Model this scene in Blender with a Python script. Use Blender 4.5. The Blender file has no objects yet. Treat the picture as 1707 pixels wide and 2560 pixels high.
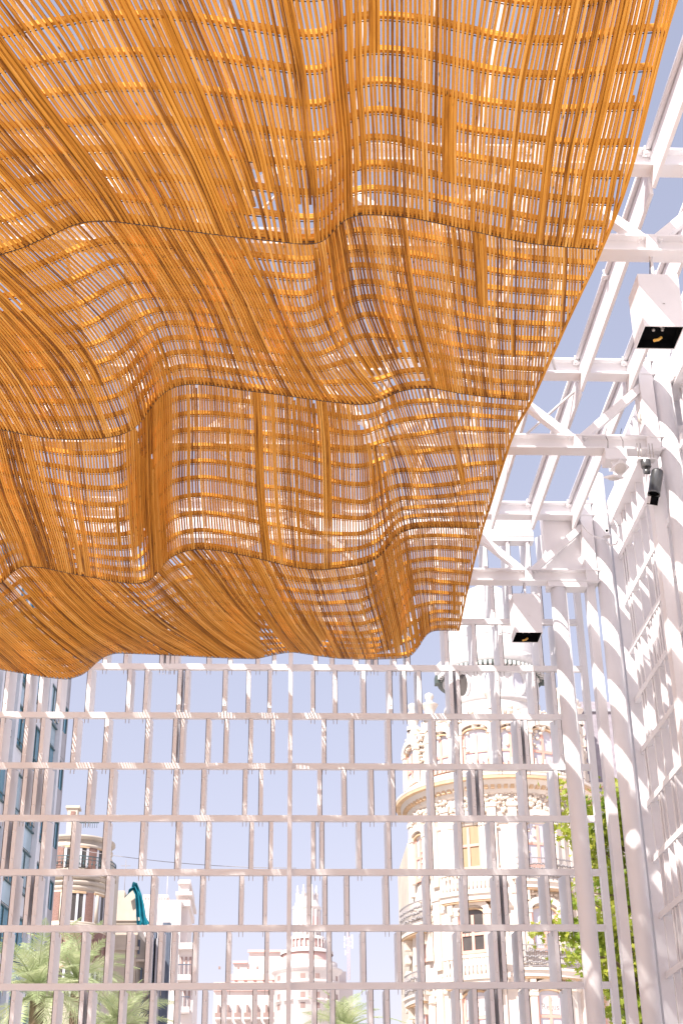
import bpy, bmesh, math, random
import numpy as np
from mathutils import Vector, Matrix

random.seed(7); rng = np.random.default_rng(11)
SC = bpy.context.scene
COL = SC.collection
R = math.radians
H = 1.6                                    # eye height above the paving

# ------------------------------------------------------------------ camera
FPX, PITCH, YAW, ROLL = 3555.6, 0.480648, 0.0460173, -0.0112412
def _axes():
    fw = np.array([math.sin(YAW)*math.cos(PITCH), math.cos(YAW)*math.cos(PITCH), math.sin(PITCH)])
    r = np.array([math.cos(YAW), -math.sin(YAW), 0.0]); u = np.cross(r, fw)
    return fw, r*math.cos(ROLL)+u*math.sin(ROLL), -r*math.sin(ROLL)+u*math.cos(ROLL)
FW, RT, UP = _axes()
cam = bpy.data.cameras.new('Camera'); cam_o = bpy.data.objects.new('Camera', cam); COL.objects.link(cam_o)
cam.sensor_fit = 'VERTICAL'; cam.sensor_height = 36; cam.lens = 50.0
cam.clip_start = 0.05; cam.clip_end = 3000
cam_o.matrix_world = Matrix(((RT[0], UP[0], -FW[0], 0), (RT[1], UP[1], -FW[1], 0), (RT[2], UP[2], -FW[2], H), (0, 0, 0, 1)))
SC.camera = cam_o

# ------------------------------------------------------------------ sky, sun, exposure
LD = Vector((0.44, 0.56, -0.70)).normalized()          # direction the sunlight travels
SUN_EL = math.asin(-LD.z); SUN_AZ = math.atan2(-LD.x, -LD.y)
W = bpy.data.worlds.new('World'); SC.world = W; W.use_nodes = True
nt = W.node_tree; nt.nodes.clear()
sky = nt.nodes.new('ShaderNodeTexSky'); sky.sky_type = 'NISHITA'; sky.sun_disc = False
sky.sun_elevation = SUN_EL; sky.sun_rotation = SUN_AZ
sky.air_density = 1.0; sky.dust_density = 1.0; sky.ozone_density = 1.6; sky.altitude = 0
tint = nt.nodes.new('ShaderNodeMix'); tint.data_type = 'RGBA'; tint.blend_type = 'MULTIPLY'
tint.inputs[0].default_value = 1.0; tint.inputs[7].default_value = (5.45, 4.55, 4.7, 1)
bg = nt.nodes.new('ShaderNodeBackground'); bg.inputs[1].default_value = 0.15
out = nt.nodes.new('ShaderNodeOutputWorld')
hs = nt.nodes.new('ShaderNodeHueSaturation'); hs.inputs['Saturation'].default_value = 1.1; hs.inputs['Value'].default_value = .10
gm = nt.nodes.new('ShaderNodeGamma'); gm.inputs[1].default_value = .42      # flattens the steep sky gradient; the tint then sets the brightness
nt.links.new(sky.outputs[0], hs.inputs['Color']); nt.links.new(hs.outputs[0], gm.inputs[0]); nt.links.new(gm.outputs[0], tint.inputs[6])
nt.links.new(tint.outputs[2], bg.inputs[0]); nt.links.new(bg.outputs[0], out.inputs[0])
sl = bpy.data.lights.new('Sun', 'SUN'); sl.energy = 4.3; sl.angle = R(0.53); sl.color = (1.0, 0.93, 0.85)
so = bpy.data.objects.new('Sun', sl); COL.objects.link(so)
so.rotation_euler = LD.to_track_quat('-Z', 'Y').to_euler(); so.location = (-20, -20, 40)
vs = SC.view_settings; vs.view_transform = 'Standard'; vs.look = 'None'; vs.gamma = 1.0; vs.use_curve_mapping = False
vs.exposure = 0.86
SC.cycles.max_bounces = 8; SC.cycles.diffuse_bounces = 5; SC.cycles.glossy_bounces = 2

# ------------------------------------------------------------------ helpers
def ray(x, y):
    return FW*FPX + RT*(x-853.5) - UP*(y-1280.0)
def at(x, y, Y):
    """world point seen at photo pixel (x, y) at depth Y"""
    d = ray(x, y); d = d*(Y/d[1]); return Vector((d[0], d[1], d[2]+H))
def pix(P):
    P = np.asarray(P, float); d = P @ FW
    return 853.5+FPX*(P @ RT)/d, 1280.0-FPX*(P @ UP)/d

class MB:
    """collects simple shapes into one mesh"""
    def __init__(s): s.v = []; s.f = []; s.sm = []
    def add(s, vs_, fs_, smooth=False):
        o = len(s.v); s.v += [tuple(v) for v in vs_]; s.f += [tuple(i+o for i in f) for f in fs_]; s.sm += [smooth]*len(fs_); return s
    def box(s, x0, x1, y0, y1, z0, z1, M=None):
        vs_ = [(x, y, z) for z in (z0, z1) for (x, y) in ((x0, y0), (x1, y0), (x1, y1), (x0, y1))]
        if M: vs_ = [M @ Vector(v) for v in vs_]
        return s.add(vs_, [(3, 2, 1, 0), (4, 5, 6, 7), (0, 1, 5, 4), (1, 2, 6, 5), (2, 3, 7, 6), (3, 0, 4, 7)])
    def bar(s, a, b, w, h, up=(0, 0, 1)):
        a = Vector(a); b = Vector(b); t = (b-a).normalized(); u = Vector(up)
        if abs(t.dot(u)) > .99: u = Vector((0, 1, 0))
        x = t.cross(u).normalized(); z = x.cross(t)
        M = Matrix(((x.x, t.x, z.x, a.x), (x.y, t.y, z.y, a.y), (x.z, t.z, z.z, a.z), (0, 0, 0, 1)))
        return s.box(-w/2, w/2, 0, (b-a).length, -h/2, h/2, M)
    def tube(s, path, r, n=12, cap=True):
        P = [Vector(p) for p in path]; rs = r if isinstance(r, (list, tuple)) else [r]*len(P)
        vs_ = []; ref = None
        for i, p in enumerate(P):
            t = (P[min(i+1, len(P)-1)]-P[max(i-1, 0)]).normalized()
            if ref is None: ref = Vector((0, 0, 1)) if abs(t.z) < .9 else Vector((1, 0, 0))
            x = t.cross(ref).normalized(); ref = x.cross(t).normalized()
            for k in range(n):
                a = 2*math.pi*k/n; vs_.append(p + (x*math.cos(a)+ref*math.sin(a))*rs[i])
        fs_ = [(i*n+k, i*n+(k+1) % n, (i+1)*n+(k+1) % n, (i+1)*n+k) for i in range(len(P)-1) for k in range(n)]
        o = len(s.v); s.add(vs_, fs_, True)
        if cap:
            s.f.append(tuple(o+k for k in range(n))[::-1]); s.f.append(tuple(o+(len(P)-1)*n+k for k in range(n))); s.sm += [False, False]
        return s
    def lathe(s, prof, n=24, c=(0, 0, 0), smooth=True, a0=0.0, a1=2*math.pi):
        full = abs(a1-a0-2*math.pi) < 1e-6; m = n if full else n+1
        vs_ = [(c[0]+r*math.sin(a0+(a1-a0)*k/n), c[1]-r*math.cos(a0+(a1-a0)*k/n), c[2]+z) for (r, z) in prof for k in range(m)]
        fs_ = []
        for i in range(len(prof)-1):
            for k in range(n if full else m-1):
                k2 = (k+1) % m; fs_.append((i*m+k, i*m+k2, (i+1)*m+k2, (i+1)*m+k))
        return s.add(vs_, fs_, smooth)
    def arc(s, c, r0, r1, a0, a1, z0, z1, n=8):
        """curved box between two radii; angle 0 looks towards -y (the camera)"""
        vs_ = []
        for k in range(n+1):
            a = a0+(a1-a0)*k/n
            for (r, z) in ((r0, z0), (r1, z0), (r1, z1), (r0, z1)):
                vs_.append((c[0]+r*math.sin(a), c[1]-r*math.cos(a), z))
        fs_ = [(i*4+j, i*4+(j+1) % 4, (i+1)*4+(j+1) % 4, (i+1)*4+j) for i in range(n) for j in range(4)]
        fs_ += [(3, 2, 1, 0), (n*4, n*4+1, n*4+2, n*4+3)]
        return s.add(vs_, fs_)
    def prism(s, poly, y0, y1, M=None):
        """polygon in (x, z) pushed from y0 to y1"""
        n = len(poly); vs_ = [Vector((p[0], y, p[1])) for y in (y0, y1) for p in poly]
        if M: vs_ = [M @ v for v in vs_]
        return s.add(vs_, [tuple(range(n)), tuple(range(2*n-1, n-1, -1))]+[(i, i+n, (i+1) % n+n, (i+1) % n) for i in range(n)])
    def ball(s, c, r, n=8, m=6, sz=1.0):
        prof = [(max(1e-4, r*math.sin(math.pi*i/m)), -r*sz*math.cos(math.pi*i/m)) for i in range(m+1)]
        return s.lathe(prof, n, c)
    def mesh(s, name, fix=True):
        me = bpy.data.meshes.new(name); me.from_pydata(s.v, [], s.f)
        me.polygons.foreach_set('use_smooth', s.sm)
        if fix:
            bm = bmesh.new(); bm.from_mesh(me); bmesh.ops.recalc_face_normals(bm, faces=bm.faces); bm.to_mesh(me); bm.free()
        me.update(); return me
    def obj(s, name, mat, parent=None, fix=True):
        me = s.mesh(name, fix); me.materials.append(mat); return link(name, me, parent)
def link(name, me, parent=None, loc=None):
    o = bpy.data.objects.new(name, me); COL.objects.link(o)
    if parent: o.parent = parent
    if loc is not None: o.location = loc
    return o
def tag(o, label, cat, group=None):
    o['label'] = label; o['category'] = cat
    if group: o['group'] = group
    return o
def thing(name, label, cat, loc=(0, 0, 0), rz=0, group=None):
    o = bpy.data.objects.new(name, None); COL.objects.link(o); o.location = loc; o.rotation_euler = (0, 0, rz)
    o.empty_display_size = .2
    return tag(o, label, cat, group)
def struct(o, kind='structure'):
    o['kind'] = kind; return o
def copy_tree(o, parent=None):
    c = o.copy(); COL.objects.link(c)
    if parent: c.parent = parent
    for ch in o.children: copy_tree(ch, c)
    return c

# ------------------------------------------------------------------ materials
def mat(name, col, rough=.6, var=.12, scale=3.0, bump=0.0, bscale=30.0, metal=0.0, spec=.5, col2=None, stretch=None, coat=0.0, trans=0.0, detail=5):
    m = bpy.data.materials.new(name); m.use_nodes = True; n = m.node_tree; b = n.nodes['Principled BSDF']
    L = n.links.new
    tc = n.nodes.new('ShaderNodeTexCoord'); mp = n.nodes.new('ShaderNodeMapping')
    if stretch: mp.inputs['Scale'].default_value = stretch
    L(tc.outputs['Object'], mp.inputs[0])
    nz = n.nodes.new('ShaderNodeTexNoise'); nz.inputs['Scale'].default_value = scale; nz.inputs['Detail'].default_value = detail
    L(mp.outputs[0], nz.inputs[0])
    rp = n.nodes.new('ShaderNodeValToRGB'); rp.color_ramp.elements[0].position = .3; rp.color_ramp.elements[1].position = .7
    c2 = col2 or tuple(c*(1-var) for c in col); c1 = col if col2 else tuple(min(1, c*(1+var*.4)) for c in col)
    rp.color_ramp.elements[0].color = (*c2, 1); rp.color_ramp.elements[1].color = (*c1, 1)
    L(nz.outputs[0], rp.inputs[0]); L(rp.outputs[0], b.inputs['Base Color'])
    b.inputs['Roughness'].default_value = rough; b.inputs['Metallic'].default_value = metal
    b.inputs['Specular IOR Level'].default_value = spec; b.inputs['Coat Weight'].default_value = coat
    if bump:
        n2 = n.nodes.new('ShaderNodeTexNoise'); n2.inputs['Scale'].default_value = bscale; n2.inputs['Detail'].default_value = 6
        L(mp.outputs[0], n2.inputs[0]); bp = n.nodes.new('ShaderNodeBump'); bp.inputs['Strength'].default_value = bump; bp.inputs['Distance'].default_value = .02
        L(n2.outputs[0], bp.inputs['Height']); L(bp.outputs[0], b.inputs['Normal'])
    if trans:
        tr = n.nodes.new('ShaderNodeBsdfTranslucent'); mx = n.nodes.new('ShaderNodeMixShader'); mx.inputs[0].default_value = trans
        L(rp.outputs[0], tr.inputs[0]); L(b.outputs[0], mx.inputs[1]); L(tr.outputs[0], mx.inputs[2])
        L(mx.outputs[0], n.nodes['Material Output'].inputs[0])
    return m
M_white = mat('white_paint', (.85, .835, .85), .42, .05, 1.4, .05, 60)
M_white2 = mat('white_powder_coat', (.84, .825, .845), .5, .06, 2.2, .04, 80)
M_steel = mat('stainless_bolt', (.5, .47, .44), .4, .2, 30, metal=.8)
M_dark = mat('black_paint', (.004, .004, .005), .9, .4, 20, spec=.1)
M_graphite = mat('graphite_metal', (.16, .165, .17), .32, .2, 4, metal=.7)
M_dmatt = mat('dark_matt', (.07, .06, .06), .7, .2, 20)
M_cable = mat('grey_cable', (.62, .57, .52), .5, .1, 10)
M_lens = mat('frosted_lens', (.66, .62, .60), .3, .05, 8)
M_amber = mat('amber_fitting', (.75, .42, .08), .4, .1, 10)

def wood_material():
    m = bpy.data.materials.new('oiled_wood'); m.use_nodes = True; n = m.node_tree; b = n.nodes['Principled BSDF']; L = n.links.new
    uv = n.nodes.new('ShaderNodeUVMap'); uv.uv_map = 'grain'
    mp = n.nodes.new('ShaderNodeMapping'); mp.inputs['Scale'].default_value = (1.3, 46.0, 1)
    L(uv.outputs[0], mp.inputs[0])
    g = n.nodes.new('ShaderNodeTexNoise'); g.inputs['Scale'].default_value = 1.0; g.inputs['Detail'].default_value = 6; g.inputs['Roughness'].default_value = .62
    L(mp.outputs[0], g.inputs[0])
    at_ = n.nodes.new('ShaderNodeAttribute'); at_.attribute_name = 'tone'
    add = n.nodes.new('ShaderNodeMath'); add.operation = 'MULTIPLY_ADD'; add.inputs[1].default_value = .55
    L(at_.outputs['Fac'], add.inputs[0]); 
    sc = n.nodes.new('ShaderNodeMath'); sc.operation = 'MULTIPLY_ADD'; sc.inputs[1].default_value = 1.45; sc.inputs[2].default_value = -.52
    L(g.outputs[0], sc.inputs[0]); L(sc.outputs[0], add.inputs[2])
    rp = n.nodes.new('ShaderNodeValToRGB'); e = rp.color_ramp.elements
    e[0].position = .12; e[0].color = (.19, .066, .010, 1); e[1].position = .92; e[1].color = (.88, .50, .14, 1)
    k = e.new(.34); k.color = (.53, .218, .027, 1); k = e.new(.6); k.color = (.72, .332, .050, 1)
    L(add.outputs[0], rp.inputs[0])
    # knots: rare small dark spots
    mp2 = n.nodes.new('ShaderNodeMapping'); mp2.inputs['Scale'].default_value = (5.0, 22.0, 1); L(uv.outputs[0], mp2.inputs[0])
    vo = n.nodes.new('ShaderNodeTexVoronoi'); vo.inputs['Scale'].default_value = 1.0; L(mp2.outputs[0], vo.inputs[0])
    kr = n.nodes.new('ShaderNodeMapRange'); kr.inputs[1].default_value = .05; kr.inputs[2].default_value = .16; L(vo.outputs['Distance'], kr.inputs[0])
    sp = n.nodes.new('ShaderNodeSeparateColor'); L(vo.outputs['Color'], sp.inputs[0])
    gt = n.nodes.new('ShaderNodeMath'); gt.operation = 'LESS_THAN'; gt.inputs[1].default_value = .74; L(sp.outputs[0], gt.inputs[0])
    mxk = n.nodes.new('ShaderNodeMath'); mxk.operation = 'MAXIMUM'; L(kr.outputs[0], mxk.inputs[0]); L(gt.outputs[0], mxk.inputs[1])
    mix = n.nodes.new('ShaderNodeMix'); mix.data_type = 'RGBA'; mix.inputs[6].default_value = (.06, .022, .008, 1)
    L(mxk.outputs[0], mix.inputs[0]); L(rp.outputs[0], mix.inputs[7]); L(mix.outputs[2], b.inputs['Base Color'])
    b.inputs['Roughness'].default_value = .7; b.inputs['Specular IOR Level'].default_value = .15
    return m
M_wood = wood_material()

# ------------------------------------------------------------------ ground
def paving():
    m = bpy.data.materials.new('pale_paving'); m.use_nodes = True; n = m.node_tree; b = n.nodes['Principled BSDF']; L = n.links.new
    tc = n.nodes.new('ShaderNodeTexCoord'); br = n.nodes.new('ShaderNodeTexBrick'); br.inputs['Scale'].default_value = 1.0
    br.inputs['Color1'].default_value = (.64, .60, .56, 1); br.inputs['Color2'].default_value = (.58, .54, .50, 1); br.inputs['Mortar'].default_value = (.38, .34, .3, 1)
    br.inputs['Brick Width'].default_value = .6; br.inputs['Row Height'].default_value = .4; br.inputs['Mortar Size'].default_value = .006
    L(tc.outputs['Object'], br.inputs[0]); L(br.outputs[0], b.inputs['Base Color']); b.inputs['Roughness'].default_value = .8
    return m
g = MB().box(-1500, 1500, -400, 1500, -.5, 0).obj('ground', paving()); struct(g)

# ------------------------------------------------------------------ wooden canopy
YS1, DY = 9.45, .335                       # depth of the first seam in view, spacing of the cross battens
PROF = {
-7:[(-60,110),(0,92),(44,82),(110,66),(175,58),(219,49),(302,45),(384,43),(466,48),(549,60),(631,74),(713,88),(768,94),(817,90),(850,66),(877,52),(932,46),(987,48),(1069,57),(1151,76),(1233,96),(1315,107),(1369,108),(1451,104),(1533,85),(1668,74)],
-3:[(-60,402),(0,395),(82,387),(165,384),(300,378.5),(384,381),(466,386),(570,394),(658,406),(730,418),(779,422),(823,418),(850,395),(877,367),(905,355),(932,350),(987,355),(1069,377),(1156,399),(1238,410),(1304,423),(1396,437),(1478,443),(1573,443)],
0:[(-60,655),(0,634),(58,618),(94,600),(134,582.6),(187.5,558),(232,550),(277,550),(321,556),(379.5,562.5),(491,578),(580,589),(676.5,599.5),(753,608),(789,608),(819,597),(845,559),(870,541),(906,534),(957,535),(1034,543),(1110,559),(1187,576.5),(1263,594),(1330,607),(1400,614),(1505,622)],
3:[(-60,800),(0,794.6),(58,792.4),(156,781),(201,768),(250,743),(290,718),(330,705),(437.5,707.6),(536,716.5),(661,735),(727.5,742),(758,744),(784,737),(814,714),(835,694),(850,680),(881,670),(916,671),(957,676),(1023.5,686),(1090,696),(1161,712),(1222,727),(1314,735),(1380.6,740),(1448,744)],
6:[(-60,915),(0,919.6),(100,922),(192,922),(250,915),(286,900),(321,879.5),(344,853),(370.5,832.6),(411,815),(469,815),(598,830),(676.5,847),(753,860),(804,855),(840,832),(870,809),(906,793),(937,792),(967,798.5),(1034,811),(1090,821),(1171,837),(1263,852),(1345,855),(1396,857)],
10:[(-60,1055),(0,1071),(67,1085),(134,1095),(187,1097),(259,1094),(304,1085),(339,1069),(362,1045),(379,1013),(393,995.5),(415,975),(446,962),(482,957.6),(536,962),(603,973),(676,982),(804,1000),(886,1009),(926.5,1007.6),(957,997),(988,979.6),(1034,969),(1085,969),(1151,982),(1227.5,992),(1331,1000)],
13:[(-60,1165),(0,1180),(67,1196),(112,1206),(165,1213),(201,1222),(250,1228),(290,1225),(321,1219),(339,1197),(357,1162),(388,1121),(424,1090),(451,1082),(491,1079),(545,1080),(609,1086),(645,1088),(689,1095),(734,1099.6),(787.5,1113),(828,1122),(877,1128.6),(912,1126),(950,1112),(990,1100),(1050,1092),(1091,1084),(1136,1077),(1200,1079),(1285,1084)],
16:[(-60,1280),(0,1290),(60,1305),(140,1325),(214,1340),(277,1345),(330,1340),(353,1318),(379.5,1273),(402,1229),(424,1211),(469,1201),(513,1198),(558,1204),(598,1211),(645,1220),(734,1229),(779,1242),(823,1250),(868,1258),(912,1262.5),(939,1250),(970,1228),(1002,1218),(1046,1222),(1091,1220),(1136,1215),(1180,1205),(1245,1200)],
20:[(-60,1470),(0,1462),(18,1443),(31,1427),(58,1412),(112,1418),(179,1432),(250,1445),(304,1455),(348,1458),(370,1454),(393,1434),(411,1407),(433,1387),(469,1374),(504,1370),(558,1376),(616,1388),(689,1405),(734,1416.5),(792,1424),(845.5,1419),(895,1412),(930,1401),(957,1385),(975,1356),(993,1334),(1024,1321),(1069,1317),(1136,1317),(1208,1320)],
23:[(-60,1562),(0,1560),(60,1540),(100,1530),(200,1525),(300,1530),(360,1525),(411,1505),(446,1490),(482,1478.5),(536,1476),(600,1485),(660,1497),(734,1508),(800,1515),(845,1512),(904,1508),(940,1490),(980,1440),(1011,1414),(1029,1408),(1082,1401),(1136,1405),(1184,1410)],
26:[(-60,1622),(0,1625),(100,1625),(190,1622),(280,1600),(360,1592),(450,1560),(500,1548),(560,1550),(650,1572),(734,1580),(820,1585),(900,1590),(960,1580),(1000,1530),(1024,1492),(1046,1483.5),(1091,1486),(1165,1492)],
30:[(-60,1662),(0,1672),(60,1682),(120,1692),(170,1697),(210,1685),(235,1662),(260,1640),(290,1631),(400,1635),(550,1643),(640,1646),(690,1634),(730,1628),(780,1636),(850,1645),(920,1647),(990,1645),(1024,1642),(1045,1620),(1064,1584),(1082,1575),(1113,1574),(1147,1576)]}
# how far the slats lean sideways in the view (dx/dy at photo positions), one list for each canopy section
LEAN = {
1:[(50,60,.75),(300,100,.5),(500,100,.43),(720,60,.2),(930,100,.0),(1070,100,.0),(1150,200,-.03),(1280,100,-.22),(1450,100,-.22),(1600,150,-.24),(1400,500,-.11),(1300,450,-.08),(400,400,.6),(200,350,.75),(50,400,.9),(60,580,1.0),(560,400,.42),(560,540,.42),(700,400,.2),(720,560,.17),(800,300,.1),(800,550,.0),(860,450,.0),(930,450,.02),(1100,450,.02),(1500,350,-.24),(1480,560,-.2)],
2:[(50,680,1.1),(150,680,1.1),(200,740,1.05),(130,820,1.0),(100,900,.75),(100,1000,.55),(200,1060,.4),(300,1000,.45),(330,850,.6),(345,960,.2),(380,1000,.1),(450,700,.65),(500,620,.6),(620,700,.55),(450,850,.3),(480,930,.12),(560,900,.3),(640,850,.45),(700,900,.55),(760,950,.6),(800,700,.05),(820,830,.35),(850,920,.75),(910,970,1.0),(730,650,.15),(880,700,.15),(930,820,.4),(980,920,.5),(1000,700,.15),(1050,850,.25),(1060,640,.08),(1150,700,.07),(1150,850,.12),(1150,950,.12),(1250,700,-.02),(1250,900,.05),(1350,750,-.08),(1330,900,-.1)],
3:[(50,1150,.25),(30,1300,.45),(120,1300,.33),(200,1200,.1),(300,1200,.08),(280,1380,.1),(345,1200,.0),(380,1200,.0),(400,1350,.05),(450,1150,-.03),(430,1300,.1),(500,1300,.07),(560,1350,.12),(600,1150,.02),(650,1350,.12),(700,1100,.03),(800,1200,.0),(850,1350,-.02),(880,1100,.02),(910,1200,-.03),(940,1050,.2),(980,1060,.4),(1020,1100,.5),(1080,1150,.45),(1000,1250,.15),(1050,1250,.2),(1110,1250,.2),(1150,1100,.25),(1130,1030,.2),(1200,1050,.03),(1200,1200,.05),(1250,1030,-.1)],
4:[(50,1500,.9),(100,1600,1.2),(30,1600,1.1),(150,1640,1.4),(200,1500,1.0),(150,1450,.75),(300,1500,1.1),(300,1600,1.8),(400,1450,.9),(450,1480,.9),(520,1500,.75),(550,1560,1.2),(450,1620,2.0),(600,1620,1.8),(600,1450,.55),(680,1480,.45),(700,1560,.6),(750,1610,1.0),(800,1500,.25),(850,1580,.4),(900,1450,.15),(930,1550,.3),(960,1420,.2),(990,1500,.25),(1020,1600,.15),(1050,1400,.05),(1100,1500,.05),(1150,1450,-.02),(1130,1550,-.05)]}
XG = np.arange(-12.4, 3.2, .02)             # grid of the canopy's heights, relative to the eye
ROWK = []; ROWZ = []; EDGE = []
def smooth(a, s):
    k = np.exp(-.5*(np.arange(-30, 31)*.02/s)**2); k /= k.sum()
    return np.convolve(np.pad(a, 30, mode='edge'), k, 'valid')
for k in sorted(PROF):
    Y = YS1+k*DY
    w = np.array([ray(*q)*Y/ray(*q)[1] for q in PROF[k]])
    x0 = w[0, 0]; xs = np.concatenate([[-12.6, -11, -9.6, -8.3, x0-2.6, x0-1.7, x0-.9, x0-.4], w[:, 0], [w[-1, 0]+.6]])
    zs = np.concatenate([w[0, 2]+np.array([.1, -.1, .15, -.12, .1, .12, -.06, -.03]), w[:, 2], [w[-1, 2]]])
    ROWK.append(k); ROWZ.append(smooth(np.interp(XG, xs, zs), .045)); EDGE.append(w[-1, 0])
ROWK = [-20, -15, -10]+ROWK; ROWZ = [ROWZ[0]-.25, ROWZ[0]-.12, ROWZ[0]-.03]+ROWZ; EDGE = [2.63]*3+EDGE
ROWK = np.array(ROWK, float); ROWZ = np.array(ROWZ); EDGE = np.array(EDGE)
TAN = np.zeros_like(ROWZ)
for i in range(len(ROWK)):
    a, b = max(0, i-1), min(len(ROWK)-1, i+1); TAN[i] = (ROWZ[b]-ROWZ[a])/(ROWK[b]-ROWK[a])
def zsurf(X, k):
    X = np.asarray(X, float); k = np.broadcast_to(np.asarray(k, float), X.shape)
    i = np.clip(np.searchsorted(ROWK, k, 'right')-1, 0, len(ROWK)-2)
    h = ROWK[i+1]-ROWK[i]; t = (k-ROWK[i])/h
    fx = np.clip((X-XG[0])/.02, 0, len(XG)-1.001); j = fx.astype(int); f = fx-j
    g = lambda A, ii: A[ii, j]*(1-f)+A[ii, j+1]*f
    return (2*t**3-3*t**2+1)*g(ROWZ, i)+(t**3-2*t**2+t)*h*g(TAN, i)+(3*t**2-2*t**3)*g(ROWZ, i+1)+(t**3-t**2)*h*g(TAN, i+1)
def zgrad(X, k):
    zx = (zsurf(X+.015, k)-zsurf(X-.015, k))/.03
    zk = (zsurf(X, k+.05)-zsurf(X, k-.05))/.1
    return zx, zk/DY
def edge_x(k): return np.interp(k, ROWK, EDGE)
def slope(X, k, sec):
    """sideways drift of the slats per metre of depth"""
    Y = YS1+k*DY; z = zsurf(X, k); zx, zy = zgrad(X, np.full(X.shape, k, float))
    P = np.stack([X, np.full(X.shape, Y), z], 1)
    px, py = pix(P)
    S = np.array(LEAN[sec]); d2 = (px[:, None]-S[None, :, 0])**2+(py[:, None]-S[None, :, 1])**2
    w = 1/(d2+45.0**2)**1.6; lean = (w*S[None, :, 2]).sum(1)/w.sum(1)
    D = P @ FW; u = P @ RT; v = P @ UP
    Jx = (RT[None]*D[:, None]-u[:, None]*FW[None])/D[:, None]**2
    Jy = -(UP[None]*D[:, None]-v[:, None]*FW[None])/D[:, None]**2
    num = (Jx[:, 1]+Jx[:, 2]*zy)-lean*(Jy[:, 1]+Jy[:, 2]*zy)
    den = (Jx[:, 0]+Jx[:, 2]*zx)-lean*(Jy[:, 0]+Jy[:, 2]*zx)
    return np.clip(-num/np.where(np.abs(den) < 1e-5, 1e-5, den), -.35, .75)*np.clip((X+6.5)/1.5, 0, 1)
NS = 30                                     # steps along a slat
def trace(seeds, sec, kmid, k0, k1):
    ks = np.linspace(k0, k1, NS+1); X = np.zeros((len(seeds), NS+1))
    m = int(np.argmin(np.abs(ks-kmid))); X[:, m] = seeds
    if sec == 0:
        X[:] = seeds[:, None]; return ks, X
    for rngi, st in ((range(m, NS), 1), (range(m, 0, -1), -1)):
        for i in rngi:
            h = (ks[i+st]-ks[i])/2; x = X[:, i]
            s1 = slope(x, ks[i], sec); xm = x+s1*h*DY; s2 = slope(xm, ks[i]+h, sec)
            X[:, i+st] = x+s2*2*h*DY
    return ks, X

canopy = thing('slatted_canopy', 'rippling orange wooden slat canopy hanging overhead', 'canopy', (0, 0, 0))
SW, SH = .0195, .019                        # slat width and height
def slat_shape(path, ks, w, hgt, lift=0.0):
    """box section swept along X(k); returns verts, faces, grain uvs"""
    X = path; Y = YS1+ks*DY; Z = zsurf(X, ks); zx, zy = zgrad(X, ks)
    N = np.stack([-zx, -zy, np.ones_like(zx)], 1); N /= np.linalg.norm(N, axis=1)[:, None]
    P = np.stack([X, Y, Z+H], 1); T = np.gradient(P, axis=0); T /= np.linalg.norm(T, axis=1)[:, None]
    Wd = np.cross(T, N); Wd /= np.linalg.norm(Wd, axis=1)[:, None]
    c = P+N*lift
    V = np.stack([c-Wd*w/2-N*hgt/2, c+Wd*w/2-N*hgt/2, c+Wd*w/2+N*hgt/2, c-Wd*w/2+N*hgt/2], 1).reshape(-1, 3)
    n = len(X); F = [(i*4+j, i*4+(j+1) % 4, (i+1)*4+(j+1) % 4, (i+1)*4+j) for i in range(n-1) for j in range(4)]
    F += [(3, 2, 1, 0), (n*4-4, n*4-3, n*4-2, n*4-1)]
    L = np.concatenate([[0], np.cumsum(np.linalg.norm(np.diff(P, axis=0), axis=1))])
    return V, F, L
def wood_mesh(name, parts):
    """parts: list of (verts, faces, lengths, tone, rung)"""
    Vs = []; Fs = []; tone = []; uv = []; o = 0
    for (V, F, L, t, sd) in parts:
        Vs.append(V); Fs += [tuple(i+o for i in f) for f in F]; tone += [t]*len(V); o += len(V)
        uo = sd*7.31; 
        for f in F:
            for i in f: uv.append((L[i//4]+uo, sd*.37+(i % 4)*.022))
    me = bpy.data.meshes.new(name); me.from_pydata(np.concatenate(Vs).tolist(), [], Fs)
    a = me.attributes.new('tone', 'FLOAT', 'POINT'); a.data.foreach_set('value', tone)
    u = me.uv_layers.new(name='grain'); u.data.foreach_set('uv', np.array(uv, dtype=np.float32).ravel())
    me.materials.append(M_wood); me.update(); return me
def clip_edge(x, kk):
    """cut a slat where it runs past the open edge of the canopy"""
    f = edge_x(kk)-.016-x; ins = f > 0
    if ins.all(): return x, kk
    if ins.sum() < 2: return None
    i0 = int(np.argmax(ins)); i1 = i0
    while i1+1 < len(x) and ins[i1+1]: i1 += 1
    xs = list(x[i0:i1+1]); ks_ = list(kk[i0:i1+1])
    if i1+1 < len(x):
        t = f[i1]/(f[i1]-f[i1+1]); xs.append(x[i1]+t*(x[i1+1]-x[i1])); ks_.append(kk[i1]+t*(kk[i1+1]-kk[i1]))
    if i0 > 0:
        t = f[i0]/(f[i0]-f[i0-1]); xs.insert(0, x[i0]+t*(x[i0-1]-x[i0])); ks_.insert(0, kk[i0]+t*(kk[i0-1]-kk[i0]))
    return (np.array(xs), np.array(ks_)) if len(xs) > 2 else None
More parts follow.
